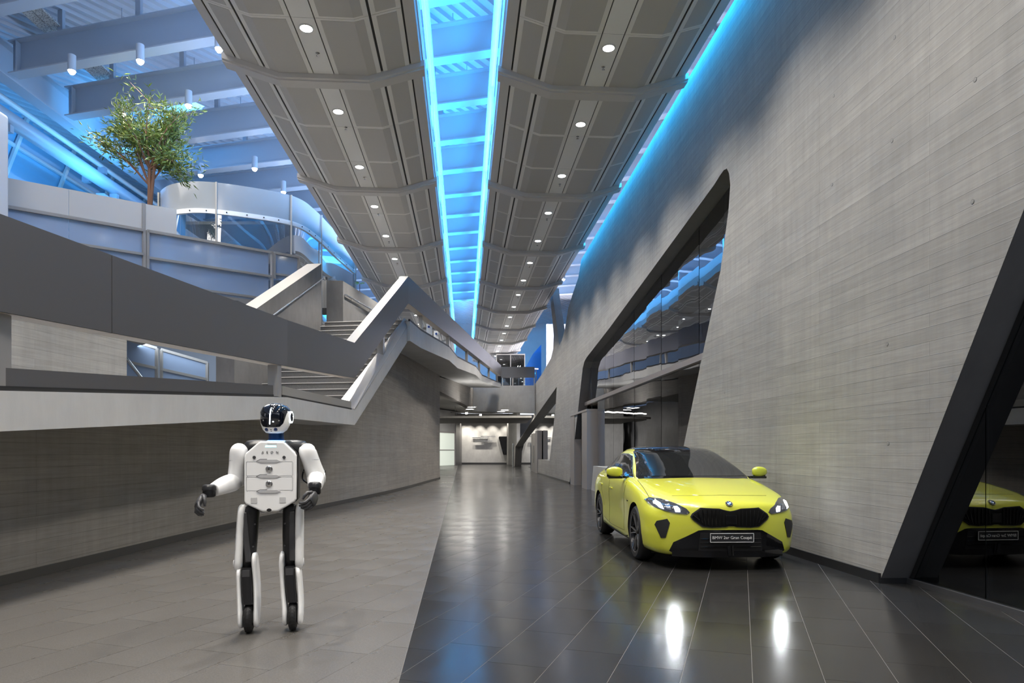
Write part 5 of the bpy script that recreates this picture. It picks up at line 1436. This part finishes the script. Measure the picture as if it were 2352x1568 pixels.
# wheels
def wheel(x, y, sg):
    wd = 0.215
    M = Matrix.Translation((x, y, 0.335)) @ Matrix.Rotation(sg * math.pi / 2, 4, 'Y')      # local +Z points outwards
    prof = [(.235, -wd / 2), (.30, -wd / 2 - .004), (.325, -wd / 2 + .02), (.335, -wd / 4), (.335, wd / 4), (.325, wd / 2 - .02), (.30, wd / 2 + .004), (.245, wd / 2), (.238, wd / 2 - .02), (.225, wd / 2 - .06), (.22, -wd / 2 + .02)]
    wh = B().lathe([(.0, -.02), (.225, -.02), (.232, wd / 2 - .05), (.243, wd / 2 - .012), (.246, wd / 2 - .004), (.240, wd / 2 - .004), (.222, wd / 2 - .05), (.215, 0.01), (0.0, 0.005)], 40, M).build('wheel', RIM_B, CAR, smooth=40)
    B().lathe(prof, 48, M, close=True).build('tyre', TYRE, wh, smooth=40)
    B().lathe([(.240, wd / 2 - .006), (.2455, wd / 2 - .003), (.2455, wd / 2 + .001), (.240, wd / 2 - .001)], 48, M, close=True).build('rim_lip', RIM_S, wh)
    hub = wd / 2 - .035
    for k in range(5):
        a = 2 * math.pi * k / 5 + 0.3
        for da, mm in ((-.16, RIM_S), (.16, RIM_S)):
            p0 = V((.045 * math.cos(a + da), .045 * math.sin(a + da), hub)); p1 = V((.238 * math.cos(a + da * 1.05), .238 * math.sin(a + da * 1.05), hub + .022))
            B().bar(M @ p0, M @ p1, 0.012, 0.02, up=(M.to_3x3() @ V((0, 0, 1)))).build('spoke', mm, wh)
        p0 = V((.04 * math.cos(a), .04 * math.sin(a), hub - .012)); p1 = V((.236 * math.cos(a), .236 * math.sin(a), hub + .006))
        B().bar(M @ p0, M @ p1, 0.05, 0.02, up=(M.to_3x3() @ V((0, 0, 1)))).build('spoke_web', RIM_B, wh)
    B().lathe([(0, hub + .012), (.034, hub + .008), (.05, hub - .01), (.05, hub - .03), (0, hub - .03)], 20, M).build('hub_cap', RIM_B, wh, smooth=40)
    B().lathe([(.10, 0.012), (.17, 0.012), (.17, 0.03), (.10, 0.03)], 32, M, close=True).build('brake_disc', RIM_S, wh)
    a = 2.5
    B().box(M @ V((.15 * math.cos(a), .15 * math.sin(a), .03)), (.05, .09, .13)).build('brake_caliper', mat('caliper_blue', (0.02, 0.11, 0.32), 0.3), wh, bevel=0.01)
for y in (0.0, 2.67):
    for sg in (-1, 1): wheel(sg * 0.785, y, sg)
# steering wheel and seats behind the glass are hinted by their tops
B().box((0, 1.4, 0.14), (1.5, 3.4, 0.04)).build('underbody', BLACKM, CAR)
for sg in (-1, 1):
    lamp('SPOT', 'headlamp_beam', (2.43 + sg * 0.6, 7.70, 0.66), 14, (0.93, 0.97, 1.0), target=(2.47 + sg * 0.6, 2.5, 0.0), spot_size=math.radians(60), spot_blend=0.9, shadow_soft_size=0.05)
# ================================================================ HUMANOID ROBOT
RZ = math.radians(13.0)
ROB = tag(empty('humanoid_robot', ((625 - CX) * 5.10 / F, 5.10, 0), RZ), 'white and black humanoid robot on two wheeled legs standing on the pale paving', 'robot')
RW = mat('robot_white_shell', (0.94, 0.94, 0.94), 0.32, coat_weight=0.3, coat_roughness=0.1)
RWL = mat('robot_white_plate', (0.72, 0.72, 0.73), 0.4)
RB = mat('robot_black_shell', (0.014, 0.014, 0.016), 0.34)
RG = mat('robot_dark_grey', (0.055, 0.055, 0.060), 0.42)
RV = mat('robot_visor', (0.004, 0.006, 0.012), 0.05, coat_weight=1.0)
RN = mat('robot_blue_neck', (0.006, 0.035, 0.11), 0.3, 0.3)
RLINE = mat('robot_grey_line', (0.42, 0.42, 0.43), 0.5)
LEDW = mat('robot_led_white', (1, 1, 1), 0.4, emit=(0.80, 0.92, 1.0), power=9)
LEDB = mat('robot_led_blue', (0.1, 0.3, 1), 0.4, emit=(0.20, 0.55, 1.0), power=5)
LEDC = mat('robot_led_cyan', (0.5, 1, 1), 0.4, emit=(0.45, 0.95, 1.0), power=1.2)
S = 307.5
def rx(u): return (u - 625.0) / S / math.cos(RZ)
def rzv(v): return (1452.0 - v) / S
def rp3(u, v, y=0.0): return V((rx(u) + 0.0, y, rzv(v)))
def sl_loft(rings, name, m, parent, smooth=50):
    return close_loft(rings).build(name, m, parent, smooth=smooth)
def ell(c, a, bb, n=20, ax=V((1, 0, 0)), ay=V((0, 1, 0)), e=2.0):
    out = []
    for i in range(n):
        t = 2 * math.pi * i / n
        cx, sx = math.cos(t), math.sin(t)
        out.append(V(c) + ax * (a * math.copysign(abs(cx) ** (2 / e), cx)) + ay * (bb * math.copysign(abs(sx) ** (2 / e), sx)))
    return out
def limb(pts, rads, name, m, parent, n=18, flat=1.0, e=2.0, up=V((0, 1, 0)), sub=4):
    P = catmull(pts, sub); 
    RR = catmull([V((r, 0, 0)) for r in rads], sub)
    rings = []
    for i, p in enumerate(P):
        a = P[max(i - 1, 0)]; c = P[min(i + 1, len(P) - 1)]
        d = (c - a).normalized(); s = d.cross(up).normalized(); t = s.cross(d)
        rings.append(ell(p, RR[i].x, RR[i].x * flat, n, s, t, e))
    return sl_loft(rings, name, m, parent)
# ---- torso
plate_px = [(607, 1017.5), (653, 1018.5), (657, 1021), (677, 1042), (680.5, 1050), (680, 1148), (677, 1153), (645, 1173), (641, 1174.5), (611, 1174.5), (607, 1173), (576, 1157), (573, 1151), (573, 1052), (576, 1044), (602, 1020)]
tp = [(rx(u), rzv(v)) for u, v in plate_px]
chest = B().prism([(x, -0.155, z) for x, z in tp], (0, 0.07, 0)).build('chest_plate', RW, ROB, bevel=0.012, seg=3)
cx_ = sum(x for x, z in tp) / len(tp); cz_ = sum(z for x, z in tp) / len(tp)
def scaled(k, kz=None): return [(cx_ + (x - cx_) * k, cz_ + (z - cz_) * (kz or k)) for x, z in tp]
B().prism([(x, -0.092, z) for x, z in scaled(1.05, 1.01)], (0, 0.20, 0)).build('torso_body', RB, ROB, bevel=0.03, seg=3)
B().prism([(x, 0.105, z) for x, z in scaled(0.8, 0.82)], (0, 0.07, 0)).build('back_pack', RG, ROB, bevel=0.03, seg=3)
yf = -0.156
def pline(pts, name='panel_line', r=0.0016, m=RLINE): B().tube([rp3(u, v, yf) for u, v in pts], r, 5).build(name, m, chest)
# two drawers with handles, screws, corner pads
for k, (v0, v1) in enumerate(((1063, 1096), (1097, 1129))):
    pline([(578, v0), (600, v0), (606, v0 - 4 if k else v0 - 4), (640, v0 - 4), (648, v0), (672, v0), (673, v0 + 3), (673, v1 - 3), (671, v1)])
    pline([(578, v0), (577.5, v0 + 3), (577.5, v1 - 3), (580, v1)])
    dr = B().prism([rp3(u, v, yf + 0.001) for u, v in ((579, v0 + 2), (671, v0 + 2), (671, v1 - 2), (579, v1 - 2))], (0, -0.0022, 0)).build('drawer', RW, chest, bevel=0.001)
    c = rp3(624, (1079.5, 1112.5)[k], yf - 0.003)
    B().lathe([(0, 0.010), (0.018, 0.009), (0.024, 0.004), (0.024, -0.004), (0, -0.004)], 24, Matrix.Translation(c) @ Matrix.Rotation(math.pi / 2, 4, 'X')).build('drawer_knob', STAINLESS, dr, smooth=35)
    B().lathe([(0, 0.0112), (0.006, 0.0112), (0.006, 0.006), (0, 0.006)], 12, Matrix.Translation(c) @ Matrix.Rotation(math.pi / 2, 4, 'X')).build('key_slot', BLACKM, dr)
for v in (1062, 1096, 1129.5):
    h = B().prism([rp3(u, vv, yf) for u, vv in ((599, v), (606, v - 3.8), (640, v - 3.8), (648, v), (640, v + 3.8), (606, v + 3.8))], (0, -0.006, 0)).build('handle_recess', mat('robot_recess_grey', (0.50, 0.50, 0.51), 0.4), chest, bevel=0.002)
    B().tube([rp3(u, vv, yf - 0.004) for u, vv in ((598, v), (606, v - 4.2), (620, v - 4.2))], 0.0022, 5).build('recess_edge', RG, chest)
for u in (593.5, 655): B().lathe([(0, 0.006), (0.011, 0.005), (0.0115, -0.003), (0, -0.003)], 20, Matrix.Translation(rp3(u, 1053.5, yf - 0.001)) @ Matrix.Rotation(math.pi / 2, 4, 'X')).build('screw', RG, chest)
for u in (593, 652): B().prism([rp3(u + a, 1149 + c, yf) for a, c in ((-6.5, -6.5), (6.5, -6.5), (6.5, 6.5), (-6.5, 6.5))], (0, -0.002, 0)).build('grey_pad', mat('robot_pad', (0.58, 0.58, 0.585), 0.5), chest, bevel=0.001)
B().prism([rp3(u, v, yf) for u, v in ((617, 1027.2), (638, 1027.2), (639, 1031), (616, 1031))], (0, -0.001, 0)).build('light_bar', LEDC, chest)
B().lathe([(0, 0.003), (0.012, 0.003), (0.012, -0.002), (0, -0.002)], 16, Matrix.Translation(rp3(624, 1171, yf)) @ Matrix.Rotation(math.pi / 2, 4, 'X') @ Matrix.Scale(1.4, 4, (1, 0, 0))).build('port', BLACKM, chest)
Rx = Matrix.Rotation(math.pi / 2, 4, 'X')
text_mesh('A  E  O  N', 0.0235, 'chest_text', RG, chest, Matrix.Translation(rp3(626, 1042.5, yf - 0.002)) @ Rx @ Matrix.Shear('XY', 4, (0.18, 0.0)) if False else Matrix.Translation(rp3(626, 1042.5, yf - 0.002)) @ Rx, 0.001, 1.12)
text_mesh('HEXAGON', 0.0125, 'maker_text', RLINE, chest, Matrix.Translation(rp3(630, 1023, yf - 0.002)) @ Rx, 0.0005, 1.1)
# ---- shoulder yoke
sy = []
for t in [i / 16 for i in range(17)]:
    u = lerp(562, 704, t); q = abs(t - 0.5) * 2
    hh = lerp(0.042, 0.062, min(1, q * 1.5)) * (1 - max(0, q - .88) * 4)
    v = lerp(1020, 1028, q ** 2) + 9
    sy.append(ell(rp3(u, v, 0.03), 0.075 * (1 - max(0, q - .85) * 3), hh, 16, V((0, 1, 0)), V((0, 0, 1)), 2.4))
sl_loft(sy, 'shoulder_yoke', RB, ROB)
# ---- neck and head
neck = limb([rp3(634, 1024, -0.005), rp3(634, 1010, -0.005), rp3(634, 996, -0.005)], [0.060, 0.056, 0.056], 'neck', RN, ROB, 24)
B().lathe([(0.058, -0.004), (0.066, -0.002), (0.066, 0.004), (0.058, 0.006)], 28, Matrix.Translation(rp3(634, 1017, -0.005)), close=True).build('neck_light_ring', LEDB, neck)
HC = rp3(633, 965, -0.01)
HM = Matrix.Translation(HC) @ Matrix.Rotation(math.radians(-11), 4, 'Z')         # turned a little towards its own right
hr = []
for t, zz, ax_, by_, yo in ((0, -.112, .030, .035, -.035), (0, -.108, .058, .060, -.030), (0, -.085, .083, .090, -.016), (0, -.045, .100, .112, -.004), (0, .0, .107, .122, 0), (0, .04, .105, .120, 0.0), (0, .075, .092, .106, 0.004), (0, .100, .066, .078, .008), (0, .112, .030, .036, .01), (0, .1135, .006, .008, .01)):
    hr.append([HM @ p for p in ell((0, yo, zz), ax_, by_, 36, e=2.25)])
headB = close_loft(hr)
head = headB.build('head_shell', RW, ROB, smooth=60)
Hi = HM.inverted()
bvh_head = BVHTree.FromPolygons([tuple(Hi @ p) for p in headB.v], headB.f)
def hdecal(name, poly, m, par, off, fine=0.015, skirt=0.003):
    o = decal(name, poly, m, par, 'front', bvh_head, off, skirt, fine)
    o.data.transform(HM)
    return o
vis = [(-.088, .0), (-.082, -.035), (-.062, -.062), (-.03, -.068), (0, -.068), (.03, -.068), (.058, -.064), (.078, -.04), (.090, .0), (.098, .045), (.085, .085), (.06, .103), (.025, .110), (-.02, .110), (-.06, .100), (-.082, .08), (-.090, .045)]
visor = hdecal('visor', vis, RV, head, 0.003)
# dark crown behind the visor
B().grid([[HM @ p for p in ell((0, 0.012, z), a + 0.003, b + 0.003, 36, e=2.25)] for z, a, b in ((.055, .100, .114), (.075, .092, .106), (.100, .066, .078), (.112, .030, .036), (.115, .004, .004))], closed=True).build('crown', RV, head, smooth=60)
hdecal('visor_light', [(-.010, -.046), (-.003, -.046), (.004, .066), (-.003, .066)], LEDW, visor, 0.0055, 0.012, 0.002)
for xx, zz in ((.018, -.028), (-.055, -.018), (.055, -.02)):
    hdecal('visor_sensor', [(xx - .004, zz - .004), (xx + .004, zz - .004), (xx + .004, zz + .004), (xx - .004, zz + .004)], LEDW if xx == .018 else RLINE, visor, 0.0055, 0.01, 0.001)
for xx in (-.036, .030):
    q = bvh_head.ray_cast(V((xx, -1, -.086)), V((0, 1, 0)))
    B().lathe([(0, .006), (.010, .005), (.0135, .003), (.0135, -.003), (0, -.003)], 20, HM @ Matrix.Translation(q[0]) @ (q[1] if q[1].y < 0 else -q[1]).to_track_quat('Z', 'Y').to_matrix().to_4x4()).build('camera_eye', mat('camera_lens_blue', (0.01, 0.03, 0.12), 0.1), head, smooth=40)
for zz, ww in ((-.086, .007), (-.097, .004)):
    q = bvh_head.ray_cast(V((-.002, -1, zz)), V((0, 1, 0)))[0]
    B().box(HM @ (q + V((0, -.001, 0))), (ww * 2, .006, .005)).build('chin_sensor', RG, head, bevel=0.001)
for sg in (-1, 1):
    q = bvh_head.ray_cast(V((sg, .03, .012)), V((-sg, 0, 0)))[0]
    Me = HM @ Matrix.Translation(q) @ Matrix.Rotation(sg * math.pi / 2, 4, 'Y')
    ear = B().lathe([(0, .010), (.034, .008), (.036, -.02), (0, -.02)], 28, Me).build('ear_disc', RV, head, smooth=40)
    B().lathe([(.036, .004), (.044, .006), (.044, -.02), (.036, -.02)], 28, Me, close=True).build('ear_light_ring', LEDB if sg < 0 else LEDW, ear)

# ---- arms
def hand(root, wrist, fwd, upv, sg, curl):
    """palm with four fingers and a thumb; fwd = pointing direction, upv = back of the hand"""
    fwd = fwd.normalized(); side = fwd.cross(upv).normalized(); upv = side.cross(fwd)
    palm_rings = []
    for t, w_, h_ in ((-.005, .028, .020), (.015, .043, .025), (.05, .047, .024), (.075, .045, .021), (.088, .036, .015)):
        palm_rings.append(ell(wrist + fwd * t, w_, h_, 14, side, upv, 3.0))
    palm = sl_loft(palm_rings, 'palm', RG, root)
    for i, (off, ln) in enumerate(((.034, .084), (.0115, .094), (-.0115, .090), (-.034, .072))):
        p = wrist + fwd * .080 + side * off
        d = fwd.copy(); pts = [p - d * .01, p]
        ang = 0.0
        for j, f in enumerate((.44, .32, .26)):
            ang += curl[j]
            d = fwd * math.cos(ang) - upv * math.sin(ang)
            p = p + d * ln * f; pts.append(p)
        b = B().tube(pts, [.0115, .0120, .0116, .0108, .0085], 10)
        b.build('finger', RG, root, smooth=60)
    p = wrist + fwd * .022 + side * (.042 * sg)
    pts = [p - side * (.012 * sg), p, p + side * (.020 * sg) + fwd * .022 - upv * .014, p + side * (.012 * sg) + fwd * .048 - upv * .034, p + side * (-.002 * sg) + fwd * .064 - upv * .046]
    B().tube(pts, [.014, .0145, .0128, .0115, .009], 10).build('thumb', RG, root, smooth=60)
    return palm
for sg in (-1, 1):
    if sg < 0:
        sh = rp3(557, 1042, -0.035); el = rp3(551, 1104, 0.02); wr = rp3(514, 1124, -0.20)
        root_n = 'arm'
    else:
        sh = rp3(702, 1042, -0.035); el = rp3(720, 1099, 0.02); wr = rp3(721, 1120, -0.22)
    arm = limb([sh + V((0, 0, .0655)), sh + V((0, 0, .058)), sh + V((0, 0, .036)), sh, lerp(sh, el, .45), lerp(sh, el, .8), el, el + (el - sh).normalized() * .05], [.010, .031, .053, .065, .065, .068, .070, .045], 'upper_arm', RW, ROB, 22, 0.98)
    # shoulder disc facing inwards, seam and elbow cover
    B().tube([lerp(sh, el, .30) + V((.0655 * math.cos(a), -.064 * math.sin(a), .0)) for a in [math.pi * i / 12 for i in range(13)]], 0.0014, 5).build('arm_seam', RLINE, arm)
    jb = B().lathe([(0, .07), (.04, .066), (.046, .05), (.046, -.05), (.04, -.066), (0, -.07)], 22, Matrix.Translation(el + V((0, 0, -.005))) @ Matrix.Rotation(math.pi / 2, 4, 'Y'))
    jb.build('elbow_joint', RWL, arm, smooth=40)
    B().box(el + V((sg * .066, -.015, .03)), (.008, .014, .035)).build('elbow_clip', RB, arm, bevel=0.002)
    fw = (wr - el).normalized()
    fa = limb([el + V((0, 0, -.012)), lerp(el, wr, .25) + V((0, 0, -.006)), lerp(el, wr, .6), lerp(el, wr, .95), wr + fw * .0], [.050, .062, .058, .046, .040], 'forearm', RW, ROB, 22, 1.05, 2.3, V((0, 0, 1)))
    cuff = B().lathe([(0, .030), (.040, .028), (.046, .020), (.047, -.004), (.043, -.008), (.043, -.045), (.036, -.055), (0, -.055)], 26, Matrix.Translation(wr + fw * .045 + V((0, 0, .018)))).build('wrist_drum', RB, fa, smooth=40)
    B().lathe([(0, .034), (.034, .033), (.037, .029), (0, .029)], 26, Matrix.Translation(wr + fw * .045 + V((0, 0, .018)))).build('wrist_disc', RG, cuff, smooth=40)
    if sg < 0:
        hand(ROB, wr + fw * .085 + V((-.01, 0, -.02)), V((-.35, -.62, -.66)), V((-1.0, -.25, .35)), -1, (.45, .85, .65))
    else:
        hand(ROB, wr + fw * .085 + V((0, 0, -.025)), V((-.25, -.70, -.62)), V((1.0, -.25, .25)), 1, (.45, .85, .65))
cb = rp3(697, 1090, .02)
B().tube(catmull([rp3(699, 1075, .05), rp3(691, 1088, .05), rp3(690, 1105, .04), rp3(702, 1115, .0)], 6), .006, 8).build('arm_cable', RB, ROB, smooth=True)

# ---- legs with wheels
def plate_side(pts_px, y0, y1, xc, th, name, m, parent, bev=0.012):
    """outline in the side view (y, z), standing at lateral position xc(z)"""
    pass
for sg in (-1, 1):
    if sg < 0:
        hip = rp3(583, 1172, 0.0); knee = rp3(573, 1296, 0.03); ank = rp3(577, 1416, -0.01)
        uo_t, uo_b = 563, 554
    else:
        hip = rp3(664, 1172, 0.0); knee = rp3(663, 1296, 0.03); ank = rp3(670, 1416, -0.01)
        uo_t, uo_b = 684, 683
    # hip joint, dark inner thigh
    hj = B().lathe([(0, .05), (.034, .046), (.040, .03), (.040, -.03), (.034, -.046), (0, -.05)], 20, Matrix.Translation(hip + V((-sg * .045, 0.02, .005))) @ Matrix.Rotation(math.pi / 2, 4, 'Y')).build('hip_joint', mat('robot_joint_metal', (0.25, 0.25, 0.26), 0.25, 0.8), ROB, smooth=40)
    B().tube([hip + V((-sg * .045, 0.03, .02)), hip + V((-sg * .06, .03, .09))], .032, 14).build('hip_link', RB, hj)
    th = limb([hip + V((0, 0, .035)), hip, lerp(hip, knee, .35), lerp(hip, knee, .75), knee + V((0, 0, .01)), knee + V((0, -.005, -.035))], [.030, .052, .056, .054, .050, .034], 'thigh', RB, ROB, 20, 1.1, 2.6)
    c = lerp(hip, knee, .5)
    B().box(c + V((sg * .018, -.064, 0.0)), (.042, .02, .37), Matrix.Rotation(math.atan2(knee.x - hip.x, hip.z - knee.z), 3, 'Y')).build('thigh_cover', RG, th, bevel=0.008)
    for vv in (1205, 1256): B().lathe([(0, .004), (.007, .004), (.007, -.002), (0, -.002)], 10, Matrix.Translation(lerp(hip, knee, (vv - 1172) / 124) + V((-sg * .034, -.058, 0))) @ Rx).build('bolt', RG, th)
    # outer white thigh shell: rounded slab
    x0, x1 = rx(uo_t), rx(uo_b)
    rings = []
    for t in [.5 - .5 * math.cos(math.pi * i / 26) for i in range(27)]:
        z = lerp(rzv(1161), rzv(1312), t); q = abs(t - .5) * 2
        k = max(.04, 1 - q ** 9) ** .5
        rings.append(ell(V((lerp(x0, x1, t), 0.005, z)), .0315 * (k ** .5), .082 * k, 20, V((1, 0, 0)), V((0, 1, 0)), 2.8))
    sh_ = sl_loft(rings, 'thigh_shell', RW, ROB)
    B().lathe([(0, .004), (.028, .003), (.03, -.003), (0, -.003)], 24, Matrix.Translation(V((x1 + sg * .0315, 0.01, rzv(1296)))) @ Matrix.Rotation(sg * math.pi / 2, 4, 'Y')).build('knee_cap', RWL, sh_)
    # knee axle and dark shin core
    B().lathe([(0, .065), (.036, .062), (.038, .05), (.038, -.05), (.036, -.062), (0, -.065)], 20, Matrix.Translation(knee + V((0, 0, -.005))) @ Matrix.Rotation(math.pi / 2, 4, 'Y')).build('knee_joint', RG, ROB, smooth=40)
    core = B().grid([ell(V((x, y, z)), .036, d_, 16, e=5.0) for x, y, z, d_ in
        ((lerp(knee.x, ank.x, .05), -.03, rzv(1303), .05), (lerp(knee.x, ank.x, .2), -.035, rzv(1322), .055), (lerp(knee.x, ank.x, .55), -.045, rzv(1358), .045), (ank.x, -.04, rzv(1384), .05))], closed=True)
    n = 16; core.f.append(tuple(range(n))); core.f.append(tuple(range(3 * n, 4 * n)))
    shin = core.build('shin', RB, ROB, smooth=40)
    B().box(V((lerp(knee.x, ank.x, .14), -.088, rzv(1314))), (.052, .006, .05)).build('shin_cover', RG, shin, bevel=0.002)
    # two white shin plates left and right of the wheel
    for s2 in (-1, 1):
        rings = []
        for t in [.5 - .5 * math.cos(math.pi * i / 30) for i in range(31)]:
            v = lerp(1270, 1440, t) if s2 * sg < 0 else lerp(1302, 1440, t)
            z = rzv(v)
            tt = (1440 - v) / 170
            xc = lerp(knee.x, ank.x, min(1, max(0, (v - 1296) / 100))) + s2 * (.052 + .006 * math.sin(math.pi * tt))
            q = abs(t - .5) * 2
            k = max(.04, 1 - q ** 10) ** .5
            yc = .01 + .028 * math.sin(math.pi * (1 - tt) * 1.2) if v < 1400 else .012
            wdt = lerp(.085, .062, max(0, min(1, 1 - abs(v - 1415) / 50)) * 0 + 0.3)
            rings.append(ell(V((xc, yc - .02, z)), .021 * k ** .5, (wdt + .022) * k, 18, V((1, 0, 0)), V((0, 1, 0)), 2.8))
        sp = sl_loft(rings, 'shin_plate', RW, ROB)
        B().lathe([(0, .004), (.026, .003), (.028, -.004), (0, -.004)], 22, Matrix.Translation(V((ank.x + s2 * .073, .0, rzv(1416)))) @ Matrix.Rotation(s2 * math.pi / 2, 4, 'Y')).build('axle_cap', RWL, sp)
    # wheel
    Mw = Matrix.Translation(V((ank.x, -.012, .112))) @ Matrix.Rotation(math.pi / 2, 4, 'Y')
    wl = B().lathe([(.055, -.026), (.085, -.030), (.103, -.022), (.110, -.008), (.112, 0), (.110, .008), (.103, .022), (.085, .030), (.055, .026)], 40, Mw, close=True).build('wheel_tyre', TYRE, ROB, smooth=60)
    B().lathe([(0, -.022), (.055, -.022), (.055, .022), (0, .022)], 28, Mw).build('wheel_hub', RG, wl)
    for k in range(26):
        a = 2 * math.pi * k / 26
        for s3 in (-1, 1):
            p0 = Mw @ V((.1115 * math.cos(a), .1115 * math.sin(a), .002 * s3)); p1 = Mw @ V((.1045 * math.cos(a + .14), .1045 * math.sin(a + .14), .022 * s3))
            B().bar(p0, p1, .006, .003, up=(Mw.to_3x3() @ V((math.cos(a), math.sin(a), 0)))).build('tread_block', TYRE, wl)
